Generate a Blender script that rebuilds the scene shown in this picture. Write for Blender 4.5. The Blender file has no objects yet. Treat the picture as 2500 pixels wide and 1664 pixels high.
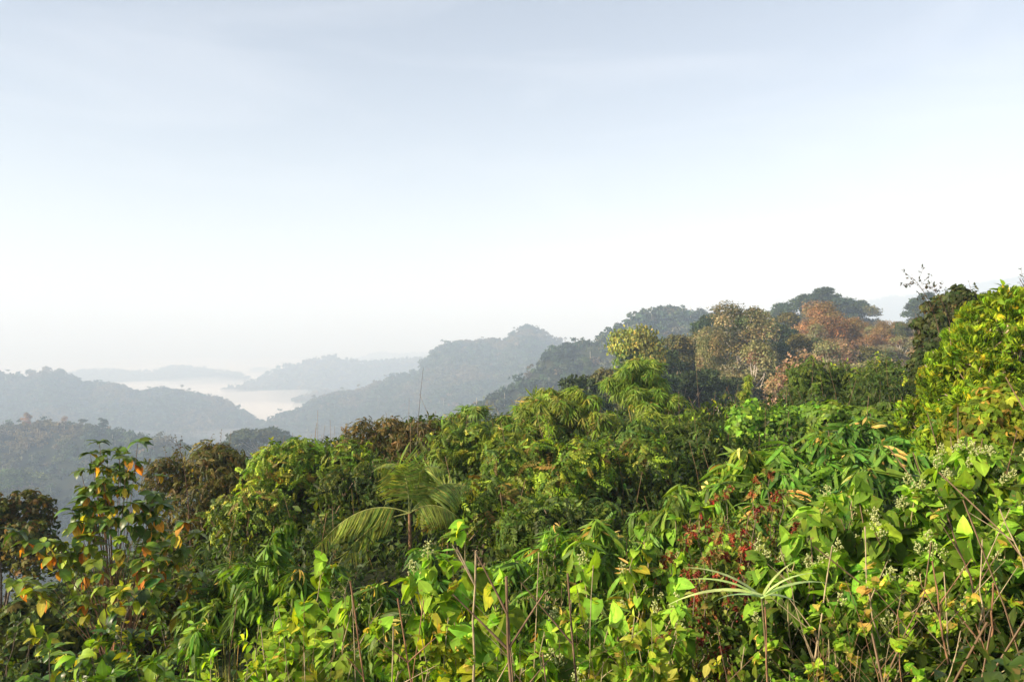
import bpy, math, random
import numpy as np
C = bpy.context.scene.collection
rng = np.random.default_rng(7)
random.seed(7)
R_ = math.radians

# ------------------------------------------------------------------ camera, world, sun, exposure
sc = bpy.context.scene
cam_d = bpy.data.cameras.new("camera"); cam = bpy.data.objects.new("camera", cam_d); C.objects.link(cam)
cam.location = (0, 0, 0); cam.rotation_euler = (R_(90), 0, 0)
cam_d.lens = 28.0; cam_d.sensor_width = 36.0; cam_d.clip_start = 0.1; cam_d.clip_end = 40000
sc.camera = cam
SUN_EL, SUN_AZ = 26.0, 245.0          # azimuth clockwise from +Y (view direction): behind and to the left
sdir = np.array([math.sin(R_(SUN_AZ))*math.cos(R_(SUN_EL)), math.cos(R_(SUN_AZ))*math.cos(R_(SUN_EL)), math.sin(R_(SUN_EL))])
w = bpy.data.worlds.new("World"); sc.world = w; w.use_nodes = True
nt = w.node_tree; nt.nodes.clear()
sky = nt.nodes.new('ShaderNodeTexSky'); sky.sky_type = 'NISHITA'; sky.sun_disc = False
sky.sun_elevation = R_(SUN_EL); sky.sun_rotation = R_(SUN_AZ)
sky.altitude = 600; sky.air_density = 1.0; sky.dust_density = 1.0; sky.ozone_density = 1.5
bg = nt.nodes.new('ShaderNodeBackground'); bg.inputs[1].default_value = 0.090
wo = nt.nodes.new('ShaderNodeOutputWorld')
hs = nt.nodes.new('ShaderNodeHueSaturation'); hs.inputs['Saturation'].default_value = .66
nt.links.new(sky.outputs[0], hs.inputs['Color']); tn = nt.nodes.new('ShaderNodeMix'); tn.data_type = 'RGBA'; tn.blend_type = 'MULTIPLY'; tn.inputs[0].default_value = 1
nt.links.new(hs.outputs[0], tn.inputs[6]); tn.inputs[7].default_value = (1.085, 1.0, .94, 1); # faint high streaks of cloud
tcw = nt.nodes.new('ShaderNodeTexCoord'); mpw = nt.nodes.new('ShaderNodeMapping'); mpw.inputs['Scale'].default_value = (1.4, 1.4, 7); mpw.inputs['Rotation'].default_value = (.15, .2, .4)
nzw = nt.nodes.new('ShaderNodeTexNoise'); nzw.inputs['Scale'].default_value = 1.7; nzw.inputs['Detail'].default_value = 7; nzw.inputs['Distortion'].default_value = .6
mrw = nt.nodes.new('ShaderNodeMapRange'); mrw.inputs[1].default_value = .5; mrw.inputs[2].default_value = .75; mrw.inputs[3].default_value = 0; mrw.inputs[4].default_value = .09
mxw = nt.nodes.new('ShaderNodeMix'); mxw.data_type = 'RGBA'; mxw.inputs[7].default_value = (9.5, 9.3, 9.3, 1)
for a_, b_ in ((tcw.outputs['Generated'], mpw.inputs[0]), (mpw.outputs[0], nzw.inputs['Vector']), (nzw.outputs[0], mrw.inputs[0]), (mrw.outputs[0], mxw.inputs[0]), (tn.outputs[2], mxw.inputs[6]), (mxw.outputs[2], bg.inputs[0])): nt.links.new(a_, b_); nt.links.new(bg.outputs[0], wo.inputs[0])
sl = bpy.data.lights.new("sun", 'SUN'); sl.energy = 5.0; sl.angle = R_(0.6); sl.color = (1.0, 0.88, 0.70)
so = bpy.data.objects.new("sun", sl); C.objects.link(so)
from mathutils import Vector
so.rotation_euler = Vector(tuple(sdir)).to_track_quat('Z', 'Y').to_euler()
sc.view_settings.view_transform = 'Standard'; sc.view_settings.look = 'None'
sc.view_settings.exposure = 1.24; sc.view_settings.gamma = 1.0
cy = sc.cycles
cy.max_bounces = 8; cy.diffuse_bounces = 3; cy.glossy_bounces = 2; cy.transmission_bounces = 4
cy.volume_bounces = 4; cy.transparent_max_bounces = 8; cy.use_denoising = True

# ------------------------------------------------------------------ measurement helpers
F = 1832.4; CX = 1178.0; CY = 784.0     # focal length and centre, in the units the distances were surveyed in
def at(x, y, d):
    return np.array([(x-CX)/F*d, d, (CY-y)/F*d])
def azim(x): return math.atan((x-CX)/F)

def nrm(v):
    v = np.asarray(v, float)
    return v/np.maximum(np.linalg.norm(v, axis=-1, keepdims=True), 1e-9)

def hash2(ix, iy, s):
    h = (ix.astype(np.int64)*374761393 + iy.astype(np.int64)*668265263 + s*1442695041) & 0xffffffff
    h = ((h ^ (h >> 13))*1274126177) & 0xffffffff
    return ((h ^ (h >> 16)) & 0xffff)/65535.0
def vnoise(x, y, s=0):
    ix = np.floor(x); iy = np.floor(y); fx = x-ix; fy = y-iy
    fx = fx*fx*(3-2*fx); fy = fy*fy*(3-2*fy)
    a = hash2(ix, iy, s); b = hash2(ix+1, iy, s); c = hash2(ix, iy+1, s); d = hash2(ix+1, iy+1, s)
    return (a*(1-fx)+b*fx)*(1-fy)+(c*(1-fx)+d*fx)*fy*1.0 - 0.5
def fbm(x, y, lam, s=0, oct=3):
    r = 0; a = 1.0
    for k in range(oct):
        r = r + a*vnoise(x/lam+17.3*k, y/lam-9.1*k, s+k); lam = lam/2.1; a *= .5
    return r

# ------------------------------------------------------------------ terrain: ridges measured as (x, y, distance) of their crests
TH = 1.0
RIDGES = [  # knots, front slope, back slope, rounding, canopy height over the crest
 ([(-900,985,700),(-300,975,740),(0,968,750),(80,965,760),(200,968,750),(330,992,720),(420,1014,680),(520,1035,620),(600,1020,560),(680,1015,560),(760,1040,560),(900,1075,560),(1000,1090,560),(1300,1200,500)], .40,.35,18,8),
 ([(-900,880,1900),(-300,865,1950),(0,860,2000),(60,857,2000),(110,844,2000),(150,853,2000),(200,872,2000),(260,876,2000),(320,893,2000),(380,887,2000),(430,894,2000),(500,908,2000),(560,938,1950),(600,968,1900),(660,1000,1900),(760,1060,1900)], .27,.5,30,11),
 ([(480,1030,1750),(560,985,1750),(600,968,1800),(650,947,1850),(700,930,1850),(740,906,1850),(830,892,1850),(870,872,1850),(960,842,1850),(1000,796,1850),(1040,780,1850),(1100,776,1850),(1160,772,1850),(1185,754,1850),(1212,741,1850),(1245,753,1850),(1300,780,1850),(1350,790,1850),(1420,815,1850),(1600,850,1850)], .30,.5,12,10),
 ([(640,965,3000),(680,915,3000),(740,898,3000),(800,897,3000),(870,905,3000),(950,940,3000)], .25,.3,40,6),
 ([(440,960,3500),(500,905,3500),(560,885,3500),(600,868,3600),(640,843,3600),(700,832,3600),(740,822,3600),(765,818,3600),(800,826,3600),(860,832,3600),(900,829,3600),(960,826,3600),(1040,832,3600),(1150,850,3600),(1300,900,3600)], .36,.4,40,6),
 ([(60,900,4500),(160,860,4500),(190,850,4500),(230,852,4500),(260,849,4500),(300,855,4500),(360,852,4500),(400,842,4500),(440,844,4500),(480,850,4500),(540,856,4500),(570,866,4500),(600,890,4500)], .33,.4,40,6),
 ([(540,860,6200),(590,846,6200),(650,850,6200),(700,870,6200)], .3,.3,60,6),
 ([(740,850,7000),(800,832,7000),(850,815,7000),(885,809,7000),(920,815,7000),(970,810,7000),(1050,812,7000),(1200,830,7000)], .3,.3,60,6),
 ([(1850,770,5600),(1940,722,5600),(1990,700,5600),(2040,686,5600),(2080,684,5600),(2120,672,5600),(2200,660,5600),(2356,640,5600),(2800,600,5600)], .3,.3,60,6),
 ([(900,1090,560),(1000,1015,600),(1100,945,640),(1180,890,680),(1240,850,700),(1270,812,720),(1330,800,740),(1390,778,750),(1420,758,750),(1460,738,750),(1500,721,750),(1560,718,760),(1620,726,760),(1660,738,770),(1720,765,780),(1800,780,780),(1950,800,780),(2100,800,780),(2600,800,780)], .36,.5,14,0),
 ([(1500,900,400),(1650,830,410),(1720,800,420),(1790,770,420),(1830,755,420),(1860,735,420),(1885,726,420),(1930,742,420),(1970,765,420),(2010,785,420),(2060,770,410),(2110,745,400),(2150,750,400),(2250,745,400),(2400,735,400),(3000,700,400)], .40,.5,8,11),
 ([(1150,1010,150),(1250,975,160),(1340,950,170),(1440,912,170),(1520,890,180),(1600,872,190),(1700,858,200),(1800,850,210),(1900,840,220),(2000,830,230),(2100,820,240),(2356,790,240),(3200,740,240)], .13,.55,8,0),
]
GZ = [(-2200,-7.5),(-600,-7.2),(0,-6.4),(300,-5.4),(700,-4.9),(1200,-4.6),(1700,-4.2),(2100,-3.4),(2356,-2.8),(3000,-2.0),(4500,-1.8)]
def terrain(x, y):
    x = np.asarray(x, float); y = np.asarray(y, float)
    r = np.hypot(x, y); th = np.arctan2(x, y)
    n1 = fbm(x, y, 420, 3, 3); n2 = fbm(x, y, 110, 11, 3); n3 = fbm(x, y, 6, 23, 2)
    th = th + 0.0*n1
    z = np.full(r.shape, -305.0) + 4*n1
    for kn, sf, sb, wd, can in RIDGES:
        ta = np.array([azim(k[0]) for k in kn]); da = np.array([k[2]/math.cos(azim(k[0])) for k in kn])
        za = np.array([(CY-k[1])/F*k[2]-can for k in kn])
        rc = np.interp(th, ta, da); zc = np.interp(th, ta, za)
        out = np.maximum(0, np.maximum(ta[0]-th, th-ta[-1]))
        rc = rc*(1+0.05*n1)
        t = r-rc
        s = np.where(t < 0, sf, sb)
        am = np.minimum(np.abs(t)/rc*4, 1)
        h = zc - s*(np.sqrt(t*t+wd*wd)-wd) - out*rc*.35 + am*np.minimum(rc*.03, 34)*(n1+0.55*n2)
        z = np.maximum(z, h)
    gx = np.array([azim(g[0]) for g in GZ]); gz = np.interp(th, gx, [g[1] for g in GZ])
    u = np.clip((r-1.3)/4.0, 0, 1); u = u*u*(3-2*u)
    near = -1.75*(1-u)+gz*u
    tilt = np.interp(th, [azim(-600), azim(0), azim(250), azim(450), azim(700), azim(1000)], [.2, .2, .19, .12, .04, 0])
    near = near - tilt*np.clip(r-11, 0, 24)
    far = np.maximum(0, r-33.0)
    near = near - .36*(np.sqrt(far*far+16)-4) + .35*n3*np.clip(r/6, 0, 1)
    z = np.maximum(z, near)
    return z

# ------------------------------------------------------------------ mesh core
class Acc:
    def __init__(s): s.V = []; s.Q = []; s.C = []; s.n = 0
    def add(s, V, Q, col):
        V = np.asarray(V, float).reshape(-1, 3); Q = np.asarray(Q, np.int64).reshape(-1, 4)
        col = np.asarray(col, float)
        if col.ndim == 1: col = np.tile(col, (len(V), 1))
        if col.shape[1] == 3: col = np.hstack([col, np.zeros((len(V), 1))])
        s.V.append(V); s.Q.append(Q+s.n); s.C.append(col); s.n += len(V)
    def mesh(s, name, mat, smooth=True):
        me = bpy.data.meshes.new(name)
        V = np.concatenate(s.V); Q = np.concatenate(s.Q); Cc = np.concatenate(s.C)
        me.vertices.add(len(V)); me.vertices.foreach_set('co', V.astype(np.float32).ravel())
        me.loops.add(Q.size); me.loops.foreach_set('vertex_index', Q.astype(np.int32).ravel())
        me.polygons.add(len(Q)); me.polygons.foreach_set('loop_start', np.arange(0, Q.size, 4, dtype=np.int32))
        me.polygons.foreach_set('loop_total', np.full(len(Q), 4, np.int32))
        me.polygons.foreach_set('use_smooth', np.full(len(Q), smooth))
        a = me.color_attributes.new('tone', 'FLOAT_COLOR', 'POINT')
        a.data.foreach_set('color', Cc.astype(np.float32).ravel())
        me.update(calc_edges=True)
        me.materials.append(mat)
        return me
    def build(s, name, mat, parent=None, smooth=True):
        if not s.V: return None
        o = bpy.data.objects.new(name, s.mesh(name, mat, smooth)); C.objects.link(o)
        if parent: o.parent = parent
        return o

def tag(o, label, cat, group=None, kind=None):
    if label: o['label'] = label
    if cat: o['category'] = cat
    if group: o['group'] = group
    if kind: o['kind'] = kind
    return o
def thing(name, loc, label, cat, group=None, rz=0):
    o = bpy.data.objects.new(name, None); C.objects.link(o); o.location = tuple(loc); o.rotation_euler = (0, 0, rz)
    o.empty_display_size = .2
    return tag(o, label, cat, group)

def tube(acc, P, rad, col, sides=5):
    P = np.asarray(P, float); n = len(P); rad = np.broadcast_to(np.asarray(rad, float), (n,))
    T = nrm(np.gradient(P, axis=0)); up = np.where(np.abs(T[:, 2:3]) > .9, [[1, 0, 0]], [[0, 0, 1.]])
    X = nrm(np.cross(T, up)); Y = np.cross(T, X)
    for i in range(1, n):                      # keep the frame from flipping
        if np.dot(X[i], X[i-1]) < 0: X[i] = -X[i]; Y[i] = -Y[i]
    a = np.arange(sides)/sides*2*math.pi
    V = P[:, None]+rad[:, None, None]*(np.cos(a)[None, :, None]*X[:, None]+np.sin(a)[None, :, None]*Y[:, None])
    i = np.arange(n-1)[:, None]*sides; j = np.arange(sides)[None]; k = (j+1) % sides
    Q = np.stack([i+j, i+k, i+sides+k, i+sides+j], -1).reshape(-1, 4)
    acc.add(V.reshape(-1, 3), Q, col)

# ------------------------------------------------------------------ leaf templates (lie along +Y, face +Z, length 1)
def leaf_t(shape, W, n=3, fold=.25, curl=.5, wav=0.0):
    if n == 1:                                # far leaf: one folded diamond
        V = [[0, 0, 0], [W/2, .42, fold*W/2-curl*.1], [0, 1, -curl*.4], [-W/2, .42, fold*W/2-curl*.1]]
        return np.array(V, float), np.array([[0, 1, 2, 3]]), np.array([0, 1, 0, 1.])
    t = np.linspace(0, 1, n+1)
    if shape == 'ovate': wd = np.sin(np.pi*np.clip(t, 0, 1)**.8)**.8
    elif shape == 'lance': wd = (t**.55)*(1-t)**.75*1.75
    elif shape == 'heart': wd = np.where(t < .3, .82+.6*t, (1-t)**.75*1.31)
    elif shape == 'strap': wd = np.minimum(1, t*6+.4)*(1-t**2.5)
    wd = wd*W/2; wd[-1] = .004; wd[0] = max(wd[0], .015)
    a = curl*(t-0.0); y = np.where(abs(curl) < 1e-4, t, np.sin(a)/max(curl, 1e-4)); z = -(1-np.cos(a))/max(curl, 1e-4)
    V = []; al = []
    for k in range(n+1):
        yb = y[k]; zz = z[k]
        lob = -.13 if (shape == 'heart' and k == 0) else 0
        wv = wav*(1 if k % 2 else -1)*W
        V += [[-wd[k], yb+lob, zz-wd[k]*(-fold)+wv], [0, yb, zz], [wd[k], yb+lob, zz+wd[k]*fold-wv]]; al += [1, 0, 1]
    Q = []
    for k in range(n):
        b = 3*k
        Q += [[b, b+1, b+4, b+3], [b+1, b+2, b+5, b+4]]
    return np.array(V, float), np.array(Q), np.array(al, float)
def frame(D, U):
    y = nrm(D); x = nrm(np.cross(y, U)); z = np.cross(x, y)
    return np.stack([x, y, z], -1)            # columns
def composite(parts):
    V = []; Q = []; A = []; B = []; n = 0
    for (v, q, a), p, D, U, s, br in parts:
        M = frame(np.array(D, float), np.array(U, float))
        V.append((v*s) @ M.T + np.array(p)); Q.append(q+n); A.append(a); B.append(np.full(len(v), br)); n += len(v)
    return np.concatenate(V), np.concatenate(Q), np.concatenate(A), np.concatenate(B)
def pinnate(pairs=6, L=1.0, leaf=None, ll=.3, droop=.6, spread=1.1):
    leaf = leaf or leaf_t('ovate', .5, 1, .2, .3)
    parts = []
    for i in range(pairs):
        t = (i+1)/(pairs+.6); y = L*t*math.cos(droop*t*.6); z = -L*t*math.sin(droop*t*.7)*.7
        for s in (-1, 1):
            sz = ll*(1-.35*abs(t-.45)*1.4)*random.uniform(.85, 1.15)
            parts.append((leaf, (0, y, z), (s*math.sin(spread), math.cos(spread), -.25-random.random()*.35), (random.uniform(-.2, .2), -.1, 1), sz, random.uniform(.8, 1.2)))
    parts.append((leaf, (0, L*math.cos(droop*.6), -L*math.sin(droop*.7)*.7), (0, 1, -.5), (0, .3, 1), ll, 1))
    return composite(parts)
def fan(n=6, leaf=None, spread=1.0, droop=.6, jit=.25):
    parts = []
    for i in range(n):
        a = (i/(n-1)-.5)*2*spread+random.uniform(-jit, jit)
        parts.append((leaf, (0, 0, 0), (math.sin(a), math.cos(a), -droop*random.uniform(.4, 1.5)), (random.uniform(-.4, .4), random.uniform(-.2, .5), 1), random.uniform(.65, 1.05), random.uniform(.8, 1.2)))
    return composite(parts)
def hang(n=7, leaf=None, w=.5):
    parts = []
    for i in range(n):
        a = random.uniform(0, 2*math.pi); s = random.uniform(.1, 1)*w
        parts.append((leaf, (math.sin(a)*s, math.cos(a)*s, -abs(s)*.3), (math.sin(a)*.55, math.cos(a)*.55, -1), (math.sin(a), math.cos(a), .4), random.uniform(.6, 1.0), random.uniform(.8, 1.25)))
    return composite(parts)
def inst(acc, T, P, D, U, S, col, wj=0.0):
    """copy template T to every place P"""
    P = np.asarray(P, float); N = len(P)
    if N == 0: return
    V = T[0]; Q = T[1]; al = T[2]; br = T[3] if len(T) > 3 else np.ones(len(V))
    M = frame(np.asarray(D, float), np.asarray(U, float))
    S = np.broadcast_to(np.asarray(S, float), (N,))
    wx = 1+wj*rng.uniform(-1, 1, N)
    L = V[None]*S[:, None, None]; L = L*np.stack([wx, np.ones(N), np.ones(N)], -1)[:, None]
    X = np.einsum('nij,nkj->nki', M, L)+P[:, None]
    QQ = Q[None]+(np.arange(N)*len(V))[:, None, None]
    col = np.asarray(col, float)
    if col.ndim == 1: col = np.tile(col, (N, 1))
    cc = np.empty((N, len(V), 4)); cc[..., :3] = col[:, None, :3]*br[None, :, None]; cc[..., 3] = al[None]
    acc.add(X.reshape(-1, 3), QQ.reshape(-1, 4), cc.reshape(-1, 4))
def insts(acc, Ts, P, D, U, S, col, wj=0.0):
    k = rng.integers(0, len(Ts), len(P)); S = np.broadcast_to(np.asarray(S, float), (len(P),)); col = np.asarray(col, float)
    if col.ndim == 1: col = np.tile(col, (len(P), 1))
    for i, T in enumerate(Ts):
        m = k == i
        inst(acc, T, np.asarray(P)[m], np.asarray(D)[m], np.asarray(U)[m], S[m], col[m], wj)

VIV = [False]
def pal(N, cols, wts=None, v=.22, h=.12):
    """leaf colours: pick from real leaf colours, vary value and hue leaf by leaf"""
    cols = np.array(cols, float); wts = np.array(wts if wts is not None else np.ones(len(cols)), float); wts /= wts.sum()
    c = cols[rng.choice(len(cols), N, p=wts)]
    c = c*(1+v*rng.normal(0, 1, (N, 1))).clip(.4, 1.8)
    c[:, 0] *= (1+h*rng.normal(0, 1, N)); c[:, 1] *= (1+h*.5*rng.normal(0, 1, N))
    if VIV[0]: c = c*np.array([1.38, 1.40, .85])
    return c.clip(.004, .8)

# ------------------------------------------------------------------ materials
def leaf_mat(name, rough=.45, trans=.35, spec=.35, mottle=.35, mscale=9.0, rib=.25, blem=(26, .7)):
    m = bpy.data.materials.new(name); m.use_nodes = True; n = m.node_tree.nodes; l = m.node_tree.links; n.clear()
    out = n.new('ShaderNodeOutputMaterial'); at_ = n.new('ShaderNodeAttribute'); at_.attribute_name = 'tone'
    oi = n.new('ShaderNodeObjectInfo')
    mu = n.new('ShaderNodeMix'); mu.data_type = 'RGBA'; mu.blend_type = 'MULTIPLY'; mu.inputs[0].default_value = 1
    l.new(at_.outputs['Color'], mu.inputs[6]); l.new(oi.outputs['Color'], mu.inputs[7])
    tc = n.new('ShaderNodeTexCoord'); no = n.new('ShaderNodeTexNoise'); no.inputs['Scale'].default_value = mscale; no.inputs['Detail'].default_value = 3
    l.new(tc.outputs['Object'], no.inputs['Vector'])
    mr = n.new('ShaderNodeMapRange'); mr.inputs[1].default_value = .3; mr.inputs[2].default_value = .7
    mr.inputs[3].default_value = 1-mottle; mr.inputs[4].default_value = 1+mottle; l.new(no.outputs[0], mr.inputs[0])
    # paler midrib
    rb = n.new('ShaderNodeMapRange'); rb.inputs[1].default_value = 0; rb.inputs[2].default_value = .22; rb.inputs[3].default_value = 1+rib; rb.inputs[4].default_value = 1
    l.new(at_.outputs['Alpha'], rb.inputs[0])
    mm = n.new('ShaderNodeMath'); mm.operation = 'MULTIPLY'; l.new(mr.outputs[0], mm.inputs[0]); l.new(rb.outputs[0], mm.inputs[1])
    sc_ = n.new('ShaderNodeVectorMath'); sc_.operation = 'SCALE'; l.new(mu.outputs[2], sc_.inputs[0]); l.new(mm.outputs[0], sc_.inputs['Scale'])
    n2 = n.new('ShaderNodeTexNoise'); n2.inputs['Scale'].default_value = blem[0]; n2.inputs['Detail'].default_value = 4; l.new(tc.outputs['Object'], n2.inputs['Vector'])
    ed = n.new('ShaderNodeMath'); ed.operation = 'MULTIPLY_ADD'; l.new(at_.outputs['Alpha'], ed.inputs[0]); ed.inputs[1].default_value = .09; l.new(n2.outputs[0], ed.inputs[2])
    b2 = n.new('ShaderNodeMapRange'); b2.inputs[1].default_value = .66; b2.inputs[2].default_value = .74; b2.inputs[4].default_value = blem[1]; l.new(ed.outputs[0], b2.inputs[0])
    bm_ = n.new('ShaderNodeMix'); bm_.data_type = 'RGBA'; l.new(b2.outputs[0], bm_.inputs[0]); l.new(sc_.outputs[0], bm_.inputs[6]); bm_.inputs[7].default_value = (.20, .13, .045, 1)
    class _S: outputs = [bm_.outputs[2]]
    sc_ = _S
    p = n.new('ShaderNodeBsdfPrincipled'); l.new(sc_.outputs[0], p.inputs['Base Color'])
    p.inputs['Roughness'].default_value = rough; p.inputs['Specular IOR Level'].default_value = spec
    if trans > 0:
        tr = n.new('ShaderNodeBsdfTranslucent')
        tm = n.new('ShaderNodeMix'); tm.data_type = 'RGBA'; tm.blend_type = 'MULTIPLY'; tm.inputs[0].default_value = 1
        l.new(sc_.outputs[0], tm.inputs[6]); tm.inputs[7].default_value = (1.7, 1.6, .5, 1); l.new(tm.outputs[2], tr.inputs[0])
        mx = n.new('ShaderNodeMixShader'); mx.inputs[0].default_value = trans
        l.new(p.outputs[0], mx.inputs[1]); l.new(tr.outputs[0], mx.inputs[2]); l.new(mx.outputs[0], out.inputs[0])
    else: l.new(p.outputs[0], out.inputs[0])
    return m
M_LEAF = leaf_mat('leaf', .5, .36, .22)
M_GLOSS = leaf_mat('leaf_glossy', .38, .28, .35)
M_SOFT = leaf_mat('leaf_soft', .65, .42, .15)
M_FAR = leaf_mat('leaf_distant', .7, .2, .15, .3, .6, 0, (1, 0))
M_BARK = leaf_mat('bark', .85, 0, .2, .45, 14, 0, (9, 0))
M_STEM = leaf_mat('stem', .6, 0, .3, .35, 25, 0, (9, 0))
M_FLOWER = leaf_mat('blossom', .7, .3, .2, .1, 30, 0, (9, 0))
def ground_mat(name, c1, c2, c3, scale):
    m = bpy.data.materials.new(name); m.use_nodes = True; n = m.node_tree.nodes; l = m.node_tree.links
    p = n['Principled BSDF']; tc = n.new('ShaderNodeTexCoord'); no = n.new('ShaderNodeTexNoise'); no.inputs['Scale'].default_value = scale; no.inputs['Detail'].default_value = 8
    l.new(tc.outputs['Object'], no.inputs['Vector']); cr = n.new('ShaderNodeValToRGB')
    cr.color_ramp.elements[0].position = .35; cr.color_ramp.elements[0].color = (*c1, 1); cr.color_ramp.elements[1].position = .65; cr.color_ramp.elements[1].color = (*c3, 1)
    e = cr.color_ramp.elements.new(.5); e.color = (*c2, 1)
    l.new(no.outputs[0], cr.inputs[0]); l.new(cr.outputs[0], p.inputs['Base Color']); p.inputs['Roughness'].default_value = .95; p.inputs['Specular IOR Level'].default_value = .1
    return m
M_GROUND = ground_mat('forest_floor', (.012,.017,.008), (.02,.028,.012), (.03,.032,.018), .12)

# ------------------------------------------------------------------ ground sheet out to the horizon
fine = np.arange(-56, 56.01, .17); coarse = np.concatenate([np.arange(60, 300, 8.)])
ths = np.radians(np.concatenate([fine, coarse])); nth = len(ths)
rs = [0.03]
while rs[-1] < 9300: rs.append(rs[-1]*1.0155+.05)
rs = np.array(rs); nr = len(rs)
TT, RR = np.meshgrid(ths, rs, indexing='ij'); GXX = RR*np.sin(TT); GYY = RR*np.cos(TT)
GZZ = terrain(GXX, GYY)
i = np.arange(nth)[:, None]; j = np.arange(nr-1)[None]; i2 = (i+1) % nth
Q = np.stack([i*nr+j, i*nr+j+1, i2*nr+j+1, i2*nr+j], -1).reshape(-1, 4)
ga = Acc(); ga.add(np.stack([GXX, GYY, GZZ], -1).reshape(-1, 3), Q, (.05, .06, .03))
ground = ga.build('ground', M_GROUND); ground['kind'] = 'structure'
# running horizon as seen from the lookout, for leaving out trees that nothing could see
tan_e = GZZ/RR; hor = np.maximum.accumulate(tan_e, axis=1)
def hidden(x, y, ztop, margin):
    r = np.hypot(x, y); th = np.arctan2(x, y)
    ti = np.clip(np.round((th-math.radians(-56))/math.radians(.17)).astype(int), 0, len(fine)-1)
    ri = np.clip(np.searchsorted(rs, r)-4, 0, nr-1)
    return (ztop+margin)/r < hor[ti, ri]

# ------------------------------------------------------------------ tree builder for the wooded slopes
def lobes_round(H, R, n, low=.35):
    out = []
    for k in range(n):
        a = random.uniform(0, 2*math.pi); u = random.random()**.6
        zz = random.uniform(low, .95); prof = math.sqrt(max(0, 1-((zz-.62)/.42)**2)) if abs(zz-.62) < .42 else .2
        rr = R*prof*u*.78
        s = R*random.uniform(.26, .46)
        out.append(((rr*math.cos(a), rr*math.sin(a), min(zz*H, H-s*.8)), s, s*random.uniform(.6, .9)))
    return out
def tree_parts(H, R, kind='round', nl=14, leaves=4000, ls=.5, cols=None, wts=None, low=.35, trunk_r=.25, bark=(.24,.2,.15), T=None, sag=.2):
    """trunk and crown meshes as accumulators"""
    tr = Acc(); cr = Acc()
    lob = lobes_round(H, R, nl, low)
    if kind == 'umbrella':
        lob = []
        for k in range(nl):
            a = random.uniform(0, 6.283); u = R*math.sqrt(random.random())*.85; s = R*random.uniform(.2, .34)
            lob.append(((u*math.cos(a), u*math.sin(a), H*(.93-.16*(u/R)**2-random.random()*.16)), s, s*.45))
    if kind == 'tall':
        lob = []
        for k in range(nl):
            z = random.uniform(low, .95); rr = R*(1-.7*abs(z-.55)/.5)*random.random()**.5*.9; a = random.uniform(0, 6.283); s = R*random.uniform(.16, .34)
            lob.append(((rr*math.cos(a), rr*math.sin(a), z*H), s, s*.9))
    lean = np.array([random.uniform(-.06, .06)*H, random.uniform(-.06, .06)*H, 0])
    t = np.linspace(0, 1, 9); tp = np.stack([lean[0]*t**1.5+.01*H*np.sin(t*7), lean[1]*t**1.5+.01*H*np.cos(t*6), t*H*.86], -1)
    tube(tr, tp, trunk_r*(1-.82*t), bark, 6)
    for (c, s, sz) in lob:
        c = np.array(c); z0 = max(.22*H, min(c[2]-.22*H*random.random()-.1*H, .8*H)); k = z0/(H*.86)
        p0 = np.array([np.interp(k, t, tp[:, 0]), np.interp(k, t, tp[:, 1]), z0])
        q = np.linspace(0, 1, 6)[:, None]; mid = (p0+c)/2+np.array([0, 0, -.04*H])+rng.normal(0, .02*H, 3)
        P = (1-q)**2*p0+2*q*(1-q)*mid+q*q*c
        tube(tr, P, trunk_r*.42*(1-.8*q[:, 0]), bark, 4)
        for m in range(3):
            dd = nrm(rng.normal(0, 1, 3)+[0, 0, .4]); P2 = c*.15+P[3]*.85+q*dd*s*.9
            tube(tr, P2, trunk_r*.16*(1-.8*q[:, 0]), bark, 3)
    N = leaves; wl = np.array([l[1]**2 for l in lob]); wl = wl/wl.sum(); k = rng.choice(len(lob), N, p=wl)
    c = np.array([l[0] for l in lob])[k]; s = np.array([l[1] for l in lob])[k]; sz = np.array([l[2] for l in lob])[k]
    d = nrm(rng.normal(0, 1, (N, 3))); d[:, 2] = np.where(d[:, 2] < -.35, -d[:, 2], d[:, 2])
    rad = rng.uniform(.62, 1.06, N)*(1+.22*np.sin(d[:, 0]*7+k)*np.cos(d[:, 1]*6+k*2))
    P = c+d*rad[:, None]*np.stack([s, s, sz], -1)
    D = nrm(d*.5+rng.normal(0, .6, (N, 3))+[0, 0, -sag]); U = nrm(d+[0, 0, .5]+rng.normal(0, .45, (N, 3)))
    lob_t = (1+.2*rng.normal(0, 1, (len(lob), 1))+.10*rng.normal(0, 1, (len(lob), 3)))[k]
    gm = (rng.random(len(lob))**2*.5)[k][:, None]
    col = pal(N, cols, wts, .14, .07)*lob_t.clip(.55, 1.6); col = col*(1-gm)+np.array([.055, .075, .025])*gm
    T = T or [leaf_t('ovate', .8, 1, .3, .3)]
    insts(cr, T, P, D, U, ls*rng.uniform(.6, 1.25, N), col, .2)
    return tr, cr

GREEN_D = [(.035,.06,.02), (.05,.08,.025), (.028,.05,.022)]
OLIVE = [(.10,.105,.03), (.13,.12,.045), (.075,.085,.028)]
TAN = [(.30,.245,.12), (.35,.28,.145), (.21,.19,.08)]
RUST = [(.44,.22,.095), (.38,.24,.11), (.27,.18,.075)]
PINK = [(.36,.20,.14), (.30,.19,.12), (.24,.17,.10)]
YEL = [(.36,.34,.05), (.24,.29,.045), (.13,.18,.03), (.18,.24,.04)]

def copy_tree(src, loc, rz, sc_, label, cat, group, color=None):
    o = src.copy(); C.objects.link(o); o.location = tuple(loc); o.rotation_euler = (0, 0, rz); o.scale = (sc_[0], sc_[0], sc_[1])
    o['label'] = label; o['category'] = cat
    if group: o['group'] = group
    elif 'group' in o: del o['group']
    for ch in src.children:
        c = ch.copy(); C.objects.link(c); c.parent = o
        if color is not None and c.name.startswith('crown'): c.color = (*color, 1)
    return o

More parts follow.
